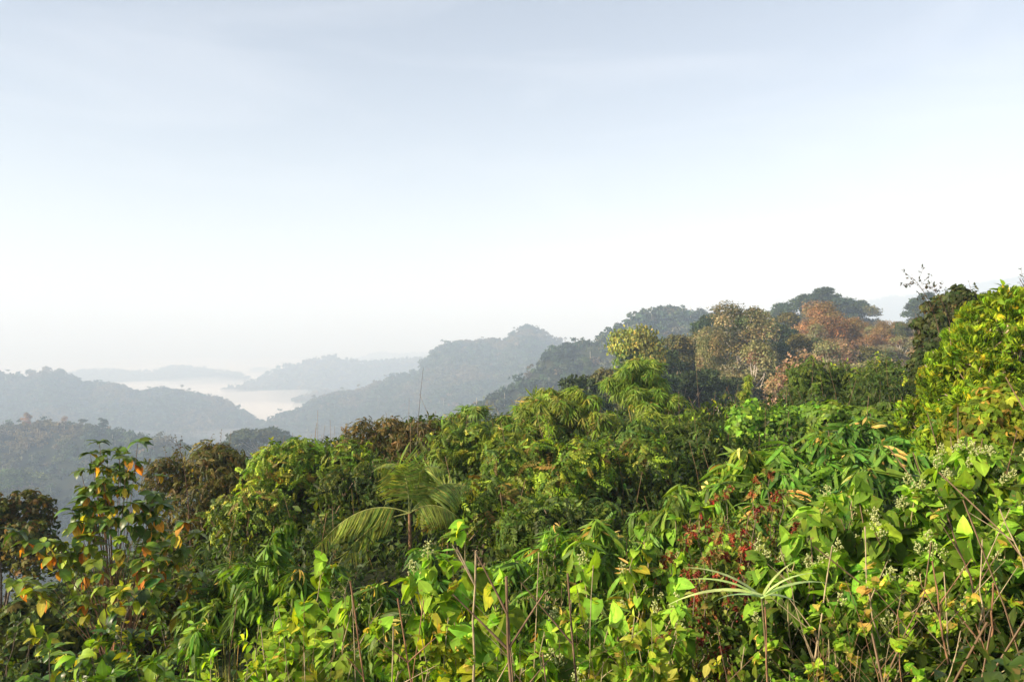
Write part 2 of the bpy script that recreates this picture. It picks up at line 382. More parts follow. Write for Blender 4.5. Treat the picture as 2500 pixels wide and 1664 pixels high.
# --- prototypes (each a thing with trunk and crown); the first use of a prototype is the prototype itself
PROTO = {}
def proto(key, name, **kw):
    random.seed(sum(map(ord, key)))
    H = 16.0
    o = thing(name, (0, 0, 0), '', 'tree')
    tr, cr = tree_parts(H, kw.pop('R'), **kw)
    tr.build('trunk', M_BARK, o); cr.build('crown', M_FAR, o)
    PROTO[key] = [o, False]
proto('dark', 'forest_tree', R=5.2, nl=16, leaves=10000, ls=.46, cols=GREEN_D)
proto('green', 'forest_tree', R=5.6, nl=18, leaves=11000, ls=.42, cols=[(.055,.09,.028), (.08,.11,.03), (.04,.07,.025)])
proto('olive', 'forest_tree', R=5.4, nl=20, leaves=10000, ls=.42, cols=OLIVE)
proto('tan', 'forest_tree', R=5.6, kind='tall', nl=40, low=.25, leaves=18000, ls=.28, cols=TAN, bark=(.5,.44,.36))
proto('tall', 'forest_tree', R=6.6, kind='tall', nl=48, leaves=30000, ls=.27, low=.3, cols=TAN+[(.1,.12,.04)], bark=(.55,.5,.42), trunk_r=.28)
proto('rust', 'forest_tree', R=6.8, kind='tall', nl=50, low=.25, leaves=28000, ls=.27, cols=RUST, bark=(.45,.38,.3))
proto('pink', 'forest_tree', R=5.2, nl=18, leaves=4500, ls=.32, cols=PINK, bark=(.62,.52,.44), trunk_r=.34, low=.45)
proto('yellow', 'forest_tree', R=6.0, nl=16, leaves=11000, ls=.42, cols=YEL, low=.5)
proto('umbrella', 'forest_tree', R=6.5, kind='umbrella', nl=22, leaves=5000, ls=.6, cols=[(.05,.07,.03), (.07,.085,.035)], bark=(.4,.36,.3))
proto('bare', 'bare_tree', R=4.2, nl=14, leaves=130, ls=.5, cols=TAN, bark=(.62,.56,.48), trunk_r=.2, low=.4)

def plant_tree(key, x, ytop, d, hpx=None, Hm=None, wr=1.0, label='', cat='tree', group=None, color=None, ground_h=None):
    """tree with its top seen at (x, ytop) and standing on the ground at distance d"""
    top = at(x, ytop, d); gz = float(terrain(top[0], top[1]))-.3
    H = max(top[2]-gz, 2.5)
    s = H/16.0; sxy = (s*wr)
    src, used = PROTO[key]
    rz = random.uniform(0, 6.28)
    if not used:
        src.location = (top[0], top[1], gz); src.rotation_euler = (0, 0, rz); src.scale = (sxy, sxy, s); src['label'] = label; src['category'] = cat
        if group: src['group'] = group
        if color is not None:
            for c in src.children:
                if c.name.startswith('crown'): c.color = (*color, 1)
        PROTO[key][1] = True
        return src
    return copy_tree(src, (top[0], top[1], gz), rz, (sxy, s), label, cat, group, color)

# the wooded hill on the right: trees that can be told apart
HILL = [
 ('yellow',1478,750,115,.68,'tree with a bright yellow flowering crown at the left end of the wooded hill'),
 ('olive',1560,772,150,1.0,'olive tree just right of the yellow-crowned tree'),
 ('dark',1540,800,135,1.1,'dark green tree behind the feathery bamboo'),
 ('dark',1590,800,150,.9,'dark green tree left of the tall pale-trunked tree'),
 ('tan',1615,758,165,.9,'small sandy tree on the left shoulder of the wooded hill'),
 ('dark',1650,722,215,.9,'dark round tree on the skyline left of the tall sandy tree'),
 ('tall',1700,712,150,1.15,'tall broad sandy brown tree in full sun, the biggest on the hill'),
 ('tall',1640,776,128,.5,'sandy tree with a long bare white trunk'),
 ('tan',1722,792,115,.9,'pale half-bare tree with a forked white trunk below the tall sandy tree'),
 ('olive',1760,722,225,.8,'olive tree on the skyline right of the tall sandy tree'),
 ('dark',1790,745,190,1.0,'dark green tree in the shade between the sandy and the rusty tree'),
 ('green',1800,790,160,.9,'green tree in the dark hollow below the rusty tree'),
 ('olive',1830,720,220,1.0,'yellow-topped olive tree on the skyline left of the rusty tree'),
 ('rust',1905,702,190,1.15,'large round rusty orange tree on top of the wooded hill'),
 ('rust',1950,738,190,1.0,'second rusty brown tree, against the right side of the largest rusty one'),
 ('olive',1860,770,160,.9,'pale green tree above the pink half-bare tree'),
 ('pink',1850,800,105,.9,'pink half-bare tree with white forking branches'),
 ('pink',1930,782,150,1.0,'reddish half-bare tree under the rusty tree'),
 ('tan',1915,790,140,1.1,'sandy tree right of the pink half-bare tree'),
 ('tan',2010,752,210,1.3,'sandy tree with a pale tuft to the right of the rusty trees'),
 ('olive',2060,740,230,1.0,'olive tree on the slope below the far skyline'),
 ('tan',2100,735,230,1.0,'sandy brown tree left of the dark near tree'),
 ('tan',2065,775,180,1.4,'low sandy tree above the dark green bush'),
 ('tan',2115,790,190,1.0,'low sandy tree beside the dark near tree'),
 ('olive',2000,800,150,1.0,'low olive tree between sandy trees on the right slope'),
 ('dark',1570,850,110,1.1,'dark green tree at the foot of the hill behind the bamboo'),
 ('green',1640,850,120,1.1,'mid green tree at the foot of the pale-trunked tree'),
 ('dark',1780,850,115,1.1,'dark green tree right of the forked white trunk'),
 ('dark',1700,868,110,.9,'small dark tree behind the forked white trunk'),
 ('dark',1850,862,95,1.0,'dark green tree under the pink half-bare tree'),
 ('olive',1420,850,110,1.0,'olive green tree below and left of the yellow-crowned tree'),
 ('dark',1365,862,90,.75,'small dark green tree standing between the two bamboos'),
 ('dark',1460,835,105,.9,'dark tree directly under the yellow crown'),
 ('olive',1945,850,95,1.0,'olive tree behind the dark green bush'),
 ('tan',2060,838,100,1.1,'sandy tree low behind the dark green bush'),
 ('bare',1690,902,48,.8,'bleached leafless shrub at the foot of the wooded hill'),
 ('bare',1655,905,52,.9,'leafless pale branches left of the forked white trunk'),
 ('bare',2190,760,60,.8,'pale leafless branches showing through the dark near tree'),
]
for key, x, y, d, wr, lab in HILL:
    col = None
    plant_tree(key, x, y, d, wr=wr, label=lab, color=col)
# anonymous trees filling the same hill
used_pts = [(at(h[1], 0, h[3])[0], h[3]) for h in HILL]
cnt = 0; tries = 0
NAMES = {'dark': 'dark green', 'green': 'mid green', 'olive': 'olive green', 'tan': 'sandy brown', 'rust': 'rusty brown'}
while cnt < 120 and tries < 4000:
    tries += 1
    d = random.uniform(75, 255); x = random.uniform(1300, 2500)
    px = (x-CX)/F*d
    if any((px-a)**2+(d-b)**2 < 30 for a, b in used_pts): continue
    gz = float(terrain(px, d)); H = random.uniform(9, 14)
    ytop = CY-(gz+H)/d*F
    lim = float(np.interp(x, [1300,1400,1440,1520,1600,1660,1750,1850,1950,2050,2150,2500], [925,880,865,800,770,735,735,735,745,745,745,740]))
    if ytop < lim: 
        H -= (lim-ytop)/F*d
        if H < 6: continue
        ytop = lim
    key = random.choices(['dark','green','olive','tan','rust'], [3,3,3,1] + [.2] if x < 1850 else [1.2,1.5,3,5,1.5])[0]
    used_pts.append((px, d)); cnt += 1
    zone = 'on the left half of the sunlit hill' if x < 1850 else 'on the right half of the sunlit hill'
    plant_tree(key, x, ytop, d, wr=random.uniform(.9, 1.25), label=f'{NAMES[key]} tree filling the wood {zone}', group=f'{NAMES[key]} trees {zone}')
# the darker hilltop behind, and single trees that stand out on the farther ridges
cnt = 0; tries = 0; used_pts = []
for key, x, y, d, wr, lab in [
  ('dark',1835,684,430,1.3,'layered tree on the left edge of the dark hilltop'),
  ('dark',1880,660,430,1.2,'tallest domed tree on the dark hilltop'),
  ('dark',1925,676,430,1.3,'round tree right of the tallest domed tree on the dark hilltop'),
  ('dark',1965,690,430,1.1,'rounded tree at the right end of the dark hilltop'),
  ('green',1800,706,430,1.3,'lowest tree at the left foot of the dark hilltop'),
  ('dark',1856,676,440,1.2,'tree between the layered one and the tallest domed one on the dark hilltop'),
  ('umbrella',1903,668,440,.9,'flat crown just right of the top of the dark hilltop'),
  ('green',1948,686,435,1.2,'greyish green tree near the right end of the dark hilltop'),
  ('olive',1985,706,430,1.2,'lowest tree at the right foot of the dark hilltop'),
  ('dark',2118,672,400,1.1,'domed tree on the far skyline left of the dark near tree'),
  ('dark',1352,820,640,.8,'tree with a tall pale trunk on the hazy ridge'),
  ('umbrella',1462,714,750,.6,'lone tree standing above the crest of the hazy ridge'),
  ('umbrella',1510,706,760,.8,'flat-crowned tree at the top of the hazy ridge'),
  ('umbrella',604,975,500,1.15,'broad flat-crowned tree on the low hazy ridge, its trunks showing'),
  ('dark',570,995,520,1.0,'round tree left of the broad flat-crowned one on the low ridge'),
  ('dark',660,990,540,1.0,'round tree right of the broad flat-crowned one on the low ridge'),
  ('umbrella',190,962,750,1.0,'dark tree standing out on the crest of the left ridge'),
  ('rust',62,950,750,.8,'rusty tree on the crest of the left ridge'),
  ('pink',148,955,750,1.0,'pinkish tree on the crest of the left ridge'),
  ('dark',235,960,745,1.1,'rounded tree right of the dark one on the left ridge crest'),
  ('green',25,1080,600,1.5,'big pale green rounded tree on the left hazy slope'),
  ('green',245,1010,690,1.1,'pale green tree high on the left hazy slope'),
  ('tan',1430,830,640,1.2,'pale rounded tree on the hazy slope left of the yellow-crowned tree'),
  ('green',1272,935,560,1.0,'green tree low on the hazy slope behind the bamboo')]:
    plant_tree(key, x, y, d, wr=wr, label=lab, color=(1.6,1.5,1.3) if 'pale' in lab else None)
while cnt < 70 and tries < 4000:
    tries += 1
    x = random.uniform(1700, 2450); d = random.uniform(330, 440); px = (x-CX)/F*d
    if any((px-a)**2+(d-b)**2 < 70 for a, b in used_pts): continue
    gz = float(terrain(px, d)); H = random.uniform(9, 15); key = random.choices(['dark','green','olive','umbrella','tan'], [3,3,3,.6,1.5 if x < 2000 else 7])[0]
    used_pts.append((px, d)); cnt += 1
    zone = 'on the dark hilltop behind the rusty tree' if x < 2000 else 'on the far right skyline slope'
    plant_tree(key, x, CY-(gz+H)/d*F, d, wr=random.uniform(1., 1.3), label=f'tree packed into the wood {zone}', group=f'trees {zone}')
# remaining prototypes always used above

# ------------------------------------------------------------------ far-off woods: one mass each
def dome_tree(nf, flat=.8, ls=.42):
    """a small far tree: leafy faces scattered on an uneven dome; radius 1, height about 1.5"""
    parts = []
    lob = [((random.uniform(-.5, .5), random.uniform(-.5, .5), random.uniform(.5, 1.15)), random.uniform(.35, .6)) for _ in range(6)]
    lf = leaf_t('ovate', .95, 1, .3, .2)
    for k in range(nf):
        c, s = random.choice(lob); d = nrm(rng.normal(0, 1, 3)); d[2] = abs(d[2])*1.0-.25
        d = nrm(d); p = np.array(c)+d*s*np.array([1, 1, flat])
        D = nrm(rng.normal(0, 1, 3)+[0, 0, -.2]); U = nrm(d+[0, 0, .4]+rng.normal(0, .3, 3))
        parts.append((lf, p-D*ls*.4, D, U, ls*random.uniform(.7, 1.2), random.uniform(.75, 1.25)))
    return composite(parts)
TB = [dome_tree(70, .8, .36) for _ in range(7)]
TC = [dome_tree(26, .75, .55) for _ in range(6)]
TD = [dome_tree(12, .7, .8) for _ in range(5)]
FARCOL = [(.045,.075,.035), (.06,.09,.04), (.035,.058,.03), (.09,.11,.05), (.13,.11,.07), (.05,.08,.045)]
def forest(name, label, r0, r1, sp, size, Ts, maxn, smin=.7, smax=1.3, sg=.25, bark=None):
    acc = Acc(); area_r = []
    k = max(1, int((r1*r1-r0*r0)*math.radians(100)/2/sp/sp)); k = min(k, maxn*12)
    r = np.sqrt(rng.uniform(r0*r0, r1*r1, k)); th = rng.uniform(math.radians(-48), math.radians(48), k)
    x = r*np.sin(th); y = r*np.cos(th); z = terrain(x, y)
    s = size*np.exp(rng.normal(0, sg, k)).clip(.5, 1.7)*np.where(rng.random(k) < .04, 1.3, 1)
    ok = ~hidden(x, y, z+1.5*s, size*.8) & (z > -236)
    # skip the trees of the hill that were planted one by one
    xd = CX+F*x/y
    ok &= ~((y > 300) & (y < 445) & (xd > 1690))
    x, y, z, s = x[ok][:maxn], y[ok][:maxn], z[ok][:maxn], s[ok][:maxn]
    n = len(x); print(name, n, 'trees of', k)
    patch = fbm(x, y, 90, 5, 2)
    col = pal(n, FARCOL, [4, 3, 3, 1.2, .8, 2], .22, .1)
    warm = np.clip(patch*2.2, 0, .75)[:, None]
    col = col*(1-warm)+np.array([.17, .13, .07])*warm
    a = rng.uniform(0, 6.283, n)
    U = np.tile([0, 0, 1.], (n, 1)); D = np.stack([np.cos(a), np.sin(a), 0*a], -1)
    insts(acc, Ts, np.stack([x, y, z-.35*s], -1), D, U, s, col)
    if bark:                                     # pale trunks showing here and there
        for q in np.nonzero(rng.random(n) < .10)[0]:
            hh = s[q]*rng.uniform(1.3, 2.0); b = np.array([x[q], y[q], z[q]]); tube(acc, np.stack([b, b+[.2, 0, hh*.5], b+[0, 0, hh]]), .022*s[q], np.array((.5, .46, .4))*rng.uniform(.6, 1.1), 4)
            if rng.random() < .6: insts(acc, Ts, [b+[0, 0, hh-.5*s[q]]], [[1, 0, 0]], [[0, 0, 1.]], s[q]*.62, col[q]*1.1)
    o = acc.build(name, M_FAR); tag(o, label, 'forest', None, 'stuff')
TA = [dome_tree(620, .8, .13) for _ in range(5)]
forest('forest_canopy', 'green wood covering the dip and lower slopes past the bushes', 85, 330, 5.5, 3.4, TA, 2400, sg=.15)
forest('forest_canopy', 'hazy bluish wood covering the two middle slopes', 330, 1050, 7.6, 5.2, TB, 12000, bark=1, sg=.22)
forest('forest_canopy', 'pale hazy wood covering the large ridges on both sides of the misty valley', 1050, 2300, 9.5, 6.3, TC, 30000, bark=1, sg=.2)
forest('forest_canopy', 'faint wood on the farthest ridges beyond the mist', 2300, 7600, 24, 14, TD, 16000, sg=.15)

VIV[0] = True

# ------------------------------------------------------------------ the thicket in front
def bez(p0, p1, p2, n=8):
    q = np.linspace(0, 1, n)[:, None]; return (1-q)**2*np.array(p0)+2*q*(1-q)*np.array(p1)+q*q*np.array(p2)
def rv(s=1.0): return rng.normal(0, s, 3)

L_OV = [leaf_t('ovate', .52, 3, .22, c, .0) for c in (.3, .7, 1.1)]
L_BIG = [leaf_t('ovate', .55, 5, .25, c, .035) for c in (.35, .8, 1.3)]
L_HEART = [leaf_t('heart', .82, 4, .16, c, .02) for c in (.25, .6, 1.0)]
L_LANCE = [leaf_t('lance', .25, 4, .2, c) for c in (.4, .9, 1.4)]
L_BAMB = [leaf_t('lance', .19, 5, .15, c) for c in (.3, .8, 1.3)]
L_NEED = [leaf_t('lance', .12, 3, .15, c) for c in (.3, .8, 1.2)]
L_SM = [leaf_t('ovate', .5, 2, .2, .4), leaf_t('ovate', .42, 2, .3, .9)]
L_TINY = [leaf_t('ovate', .55, 1, .2, .4)]

G1 = [(.06,.115,.018), (.085,.15,.022), (.045,.085,.016), (.12,.18,.03)]
G_YEL = [(.20,.25,.025), (.27,.29,.03), (.14,.21,.025), (.10,.16,.02)]
G_LIME = [(.17,.28,.03), (.24,.34,.045), (.12,.22,.025)]
G_DARK = [(.028,.052,.014), (.04,.07,.016), (.055,.085,.02)]
G_DEEP = [(.04,.085,.022), (.055,.11,.03), (.03,.065,.02)]
BROWNG = [(.06,.052,.02), (.05,.06,.018), (.085,.06,.028), (.04,.048,.016), (.12,.10,.045)]
VINE = [(.075,.13,.018), (.065,.115,.018), (.12,.17,.022), (.10,.155,.02), (.045,.08,.015), (.035,.065,.013), (.19,.22,.035), (.12,.09,.028)]
BAMB = [(.10,.19,.03), (.07,.14,.025), (.14,.24,.035), (.05,.10,.02)]
STRAW = [(.48,.36,.18), (.36,.24,.11)]
BK = (.16,.12,.08)

def root_at(x, ytop, d, hmin=.5, hmax=9):
    """ground point and height for a plant whose top is seen at (x, ytop) at distance d"""
    top = at(x, ytop, d); g = float(terrain(top[0], top[1]))-.05
    return np.array([top[0], top[1], g]), min(max(top[2]-g, hmin), hmax)

def leaves_on(acc, P, D0, n_t, L, Ts, cols, wts=None, droop=.4, out=.8, tmin=.25, face=None, wj=.15, tipn=3):
    """leaves set alternately along one twig P"""
    t = rng.uniform(tmin, 1, n_t); m = len(P)-1; i = np.minimum((t*m).astype(int), m-1); f = (t*m-i)[:, None]
    pos = P[i]*(1-f)+P[i+1]*f; tw = nrm(P[i+1]-P[i])
    side = nrm(np.cross(tw, rng.normal(0, 1, (n_t, 3))))
    D = nrm(tw*.45+side*out+np.array([0, 0, -droop])*rng.uniform(.5, 1.4, (n_t, 1)))
    if tipn:
        pos = np.concatenate([pos, np.tile(P[-1], (tipn, 1))]); a = rng.normal(0, .6, (tipn, 3)); D = np.concatenate([D, nrm(nrm(P[-1]-P[-2])*.6+a+[0, 0, -droop*.6])])
    n = len(pos); U = nrm(np.array([0, 0, 1.])+rng.normal(0, .35, (n, 3))+nrm(D*[1, 1, 0])*droop*.9)
    return pos, D, U

def shrub(H, R, stems=7, twigs=7, lpt=9, L=.1, Ts=None, cols=G1, wts=None, droop=.4, out=.8, mat=None, stem_r=.012, bark=BK, low=.3, arch=.15, tl=.45, v=.22, flower=None, name='leafy_shrub', label='', cat='shrub', group=None, loc=(0, 0, 0), fcol=None, bare=0, up=.35, topcols=None):
    o = thing(name, loc, label, cat, group)
    st = Acc(); lf = Acc(); fls = []
    def bloom(*a):
        if len(fls) < 60: f = Acc(); fls.append(f); flower[0](f, *a)
    PP = []; DD = []; UU = []; TT = []
    for s in range(stems):
        a = 2*math.pi*(s+random.random()*.8)/stems; rr = R*math.sqrt(random.random())*.9; h = H*(1-arch*(rr/R)**2)*random.uniform(.78, 1.0)
        if s == 0: rr *= .3; h = H
        b = np.array([math.cos(a)*rr*.25, math.sin(a)*rr*.25, 0]); e = np.array([math.cos(a)*rr, math.sin(a)*rr, h])
        mid = np.array([e[0]*.5+random.uniform(-.1, .1)*R, e[1]*.5+random.uniform(-.1, .1)*R, h*.65])
        P = bez(b, mid, e, 10); P[1:-1] += rng.normal(0, .012*H, (8, 3))
        tube(st, P, stem_r*(1-.75*np.linspace(0, 1, 10)), bark, 5)
        for k in range(twigs):
            t = low+(1-low)*(k+random.random())/twigs; i = min(int(t*9), 8); p = P[i]+(P[i+1]-P[i])*(t*9-i)
            dr = nrm(nrm(P[i+1]-P[i])*.5+nrm(np.append(rng.normal(0, 1, 2), 0))*.9+np.array([0, 0, up]))
            ln = R*tl*random.uniform(.5, 1.1)*(1.15-.5*t)
            Q = bez(p, p+dr*ln*.55+[0, 0, .04*ln], p+dr*ln+[0, 0, -.12*ln*droop*2], 5)
            tube(st, Q, stem_r*.38*(1-.7*np.linspace(0, 1, 5)), bark, 3)
            pos, D, U = leaves_on(lf, Q, dr, lpt, L, Ts, cols, wts, droop, out)
            PP.append(pos); DD.append(D); UU.append(U); TT.append(np.full(len(pos), t))
            if flower and t > .55 and random.random() < flower[1]: bloom(Q[-1], nrm(dr+[0, 0, 1.2]), flower[2])
        pos, D, U = leaves_on(lf, P[-3:], None, max(3, lpt//2), L, Ts, cols, wts, droop, out, 0)
        PP.append(pos); DD.append(D); UU.append(U); TT.append(np.full(len(pos), 1.1))
        if flower and random.random() < flower[1]*1.5: bloom(P[-1], nrm(P[-1]-P[-2]+[0, 0, .3]), flower[2]*1.3)
    pos = np.concatenate(PP); D = np.concatenate(DD); U = np.concatenate(UU); T = np.concatenate(TT); n = len(pos)
    col = pal(n, cols, wts, v)
    if topcols is not None:
        m = T > rng.uniform(.75, 1.15, n); col[m] = pal(int(m.sum()), topcols, None, v)
    young = np.clip((T-.85)*2, 0, 1)
    insts(lf, Ts or L_OV, pos, D, U, L*rng.uniform(.45, 1.3, n)*(1-.4*young), col, .15)
    st.build('stem', M_STEM, o); lf.build('foliage', mat or M_LEAF, o)
    for f in fls: f.build('flower_cluster', M_FLOWER, o)
    return o

def panicle(acc, p, d, s):
    """spray of small round cream buds"""
    stemc = (.42, .45, .16)
    for k in range(9):
        t = k/9; a = k*2.4; b = p+d*s*t
        dd = nrm(d*.7+nrm(np.cross(d, [math.cos(a), math.sin(a), .2]))*.9); e = b+dd*s*(.38*(1-t)+.08)
        tube(acc, np.stack([b, (b+e)/2, e]), .0016+.02*s*.1, stemc, 3)
        for m in range(4):
            q = e+rv(.05*s); c = np.array((.50, .54, .26))*random.uniform(.75, 1.1); r = .032*s+.003
            ball(acc, q, r, c)
    tube(acc, np.stack([p, p+d*s*.5, p+d*s]), .003, stemc, 3)
_bt = [(0, 0, 1), (1, 0, 0), (0, 1, 0), (-1, 0, 0), (0, -1, 0), (0, 0, -1)]
_bv = np.array([[x, y, z] for z, rr in ((-.95, .3), (0, 1), (.95, .3)) for x, y in ((rr, 0), (0, rr), (-rr, 0), (0, -rr))])
_bq = np.array([[k, (k+1) % 4, 4+(k+1) % 4, 4+k] for k in range(4)]+[[4+k, 4+(k+1) % 4, 8+(k+1) % 4, 8+k] for k in range(4)]+[[8, 9, 10, 11], [3, 2, 1, 0]])
def ball(acc, p, r, c): acc.add(_bv*r+p, _bq, c)
def creamtuft(acc, p, d, s):
    n = 14; D = nrm(d+rng.normal(0, .6, (n, 3))); 
    insts(acc, L_LANCE, p+rng.normal(0, .03*s, (n, 3)), D, rng.normal(0, 1, (n, 3)), s*.5*rng.uniform(.6, 1.1, n), pal(n, [(.50,.50,.24), (.42,.47,.18), (.55,.47,.26)], None, .12))
def redtassel(acc, p, d, s):
    for k in range(3):
        b = p+rv(.13*s)*[1, 1, .5]; c = pal(1, [(.20,.035,.035), (.26,.08,.055), (.14,.03,.03), (.24,.13,.07)], None, .15)[0]
        n = 22; t = np.linspace(0, 1, n); P = b+np.stack([.16*s*np.sin(t*3+k*2), .12*s*np.cos(t*2+k)-.04*s, -t*s*random.uniform(.3, .65)], -1)
        D = nrm(rng.normal(0, .8, (n, 3))+[0, 0, -1.1])
        insts(acc, L_SM, P, D, rng.normal(0, 1, (n, 3)), .26*s*rng.uniform(.6, 1.1, n), np.tile(c, (n, 1))*rng.uniform(.7, 1.4, (n, 1)))

def mound(loc, H, R, T, N, S, cols, wts=None, droop=.6, nl=9, depth=None, name='vine_covered_bush', label='', cat='bush', group=None, mat=None, v=.22, spikes=0, sprays=0, flower=None, fn=0, low=.25, liana=4, fill=L_SM, fillS=None, bark=BK, lsz=(.26, .44)):
    """a bush or small tree smothered in creepers: lobes of hanging sprays round a skeleton of limbs"""
    o = thing(name, loc, label, cat, group); st = Acc(); lf = Acc(); fls = []
    depth = depth or R*.8
    lob = []
    for k in range(nl):
        a = random.uniform(0, 6.283); u = math.sqrt(random.random())*.72; h = 1-.45*u*u
        s = R*random.uniform(*lsz); zc = H*random.uniform(low, 1)*h
        lob.append((np.array([math.cos(a)*u*R, math.sin(a)*u*depth, min(zc, H-s*1.15-S*.25)]), s))
    lob.append((np.array([0, 0, H-R*.42-S*.2]), R*.36))
    for a in (-.55, .55): lob.append((np.array([a*R, -.1*R, H*.72]), R*.36))
    for c, s in lob:
        P = bez([c[0]*.15, c[1]*.15, 0], [c[0]*.4+random.uniform(-.2, .2)*R, c[1]*.4, c[2]*.6], c, 8)
        tube(st, P, .05*(1-.75*np.linspace(0, 1, 8)), bark, 5)
        for m in range(4):
            e = c+nrm(rv()+[0, 0, .3])*s; tube(st, bez(P[-3], c, e, 5), .014, bark, 3)
    k = rng.choice(len(lob), N, p=np.array([l[1]**2 for l in lob])/sum(l[1]**2 for l in lob))
    c = np.array([l[0] for l in lob])[k]; s = np.array([l[1] for l in lob])[k][:, None]
    d = nrm(rng.normal(0, 1, (N, 3))); d[:, 2] = np.where(d[:, 2] < -.5, -d[:, 2], d[:, 2])
    bump = 1+.2*np.sin(d[:, :1]*6+k[:, None])*np.cos(d[:, 2:]*5+k[:, None]*3)
    P = c+d*s*bump*rng.uniform(.75, 1.12, (N, 1)); P[:, 2] = np.maximum(P[:, 2], .05)
    tang = nrm(np.cross(d, rng.normal(0, 1, (N, 3))))
    D = nrm(tang*.75+d*.35+[0, 0, -droop]+rng.normal(0, .2, (N, 3))); U = nrm(d+[0, -.15, .55]+rng.normal(0, .28, (N, 3)))
    col = pal(N, cols, wts, v)*(1+.2*rng.normal(0, 1, (len(lob), 1)))[k].clip(.65, 1.4)
    insts(lf, T, P, D, U, S*rng.uniform(.6, 1.25, N), col)
    # inner leaves that close the bush
    M = N//2; k = rng.choice(len(lob), M); d = nrm(rng.normal(0, 1, (M, 3))); P = np.array([l[0] for l in lob])[k]+d*np.array([l[1] for l in lob])[k][:, None]*rng.uniform(.2, .8, (M, 1))
    P[:, 2] = np.maximum(P[:, 2]*rng.uniform(.6, 1, M), .05)
    insts(lf, fill, P, nrm(rng.normal(0, 1, (M, 3))+[0, 0, -.5]), rng.normal(0, 1, (M, 3)), (fillS or S*.6)*rng.uniform(.7, 1.4, M), pal(M, cols, wts, v))
    for q in range(liana):
        l = random.choice(lob); a = l[0]+nrm(rv()+[0, -.6, .3])*l[1]*1.05; e = a+np.array([random.uniform(-.5, .5)*R, -.1, -random.uniform(.3, .8)*R])
        tube(st, bez(a, (a+e)/2+rv(.1), e, 8), .007, (.3, .2, .13), 4)
    for q in range(spikes):
        l = random.choice(lob); a = l[0]+np.array([random.uniform(-.6, .6), random.uniform(-.5, .3), .7])*l[1]; e = a+np.array([random.uniform(-.35, .35), 0, random.uniform(.35, .75)])*.65*R**.3
        Pq = bez(a, (a+e)/2+rv(.05), e, 6); tube(st, Pq, .006*(1-.6*np.linspace(0, 1, 6)), (.2, .12, .08), 4)
        n = 9; ii = rng.integers(1, 6, n); insts(lf, L_SM, Pq[ii], nrm(rng.normal(0, 1, (n, 3))), rng.normal(0, 1, (n, 3)), .055, pal(n, cols, wts, v))
    for q in range(sprays):                     # loose leafy shoots breaking the outline
        l = random.choice(lob); dd = nrm(np.array([random.uniform(-1, 1), random.uniform(-.8, .2), random.uniform(.2, 1.1)])); a = l[0]+dd*l[1]*.8; e = a+dd*random.uniform(.25, .5)*R**.5+[0, 0, -.05]
        Pq = bez(a, (a+e)/2+[0, 0, .06], e, 6); tube(st, Pq, .005, (.22, .2, .08), 3)
        pos, D, U = leaves_on(lf, Pq, None, 12, .1, None, cols, None, .4, .9)
        insts(lf, L_OV, pos, D, U, (fillS or .1)*rng.uniform(.7, 1.3, len(pos)), pal(len(pos), G_YEL if random.random() < .5 else cols, None, v))
    for q in range(fn):
        l = random.choice(lob); dd = nrm(np.array([random.uniform(-.9, .7), random.uniform(-1, -.1), random.uniform(-.1, .9)])); f = Acc(); flower(f, l[0]+dd*l[1]*1.08, dd, .2); fls.append(f)
    st.build('branch', M_BARK, o); lf.build('foliage', mat or M_LEAF, o)
    for f in fls: f.build('flower_cluster', M_FLOWER, o)
    return o

def bamboo(loc, H, R, culms=16, per=26, L=.16, T=None, cols=BAMB, wts=None, name='bamboo', label='', group=None, cat='bamboo', culm_r=.018, low=.35, arch=.5, straw=.06, mat=None, csz=1.0, depth=1.0, v=.2):
    """arching culms with fans of narrow leaves on fine side shoots"""
    o = thing(name, loc, label, cat, group); st = Acc(); lf = Acc(); dead = Acc()
    PP = []; DD = []; UU = []
    for c in range(culms):
        a = 2*math.pi*(c+random.random())/culms; rr = R*random.uniform(.25, 1.0); h = H*random.uniform(.72, 1.0)*(1-.25*(rr/R)**2)
        if c == 0: h = H; rr = .25*R
        b = np.array([math.cos(a)*rr*.2, math.sin(a)*rr*.2*depth, 0]); m = np.array([math.cos(a)*rr*.35, math.sin(a)*rr*.35*depth, h*1.0]); e = np.array([math.cos(a)*rr, math.sin(a)*rr*depth, h*(1-arch*.28*random.random())])
        P = bez(b, m, e, 14); tube(st, P, culm_r*(1-.85*np.linspace(0, 1, 14)), pal(1, [(.22,.24,.08), (.3,.24,.12)], None, .15)[0], 5)
        for k in range(per):
            t = low+(1-low)*math.sqrt(random.random()); i = min(int(t*13), 12); p = P[i]+(P[i+1]-P[i])*(t*13-i)
            dr = nrm(np.append(rng.normal(0, 1, 2), random.uniform(-.2, .8))); ln = R*.38*random.uniform(.3, 1)*(1.3-t)
            e2 = p+dr*ln; e2[2] -= .15*ln; tube(st, np.stack([p, (p+e2)/2+[0, 0, .07*ln], e2]), .003, (.28, .27, .1), 3)
            for q in range(3):
                PP.append(p+(e2-p)*random.uniform(.4, 1)+rv(.03*R)); DD.append(nrm(dr*[1, 1, .3]+rv(.4)+[0, 0, -.45])); UU.append(nrm(np.array([0, 0, 1.])+rv(.3)))
    P = np.array(PP); D = np.array(DD); U = np.array(UU); n = len(P)
    col = pal(n, cols, wts, v); k = rng.random(n) < straw
    insts(lf, T, P[~k], D[~k], U[~k], L*rng.uniform(.65, 1.2, (~k).sum()), col[~k])
    if k.any(): insts(dead, T, P[k], nrm(D[k]+[0, 0, -.8]), U[k], L*.8, pal(int(k.sum()), STRAW, None, .2)); 
    st.build('culm', M_STEM, o); lf.build('foliage', mat or M_LEAF, o); dead.build('dry_leaves', M_SOFT, o)
    return o

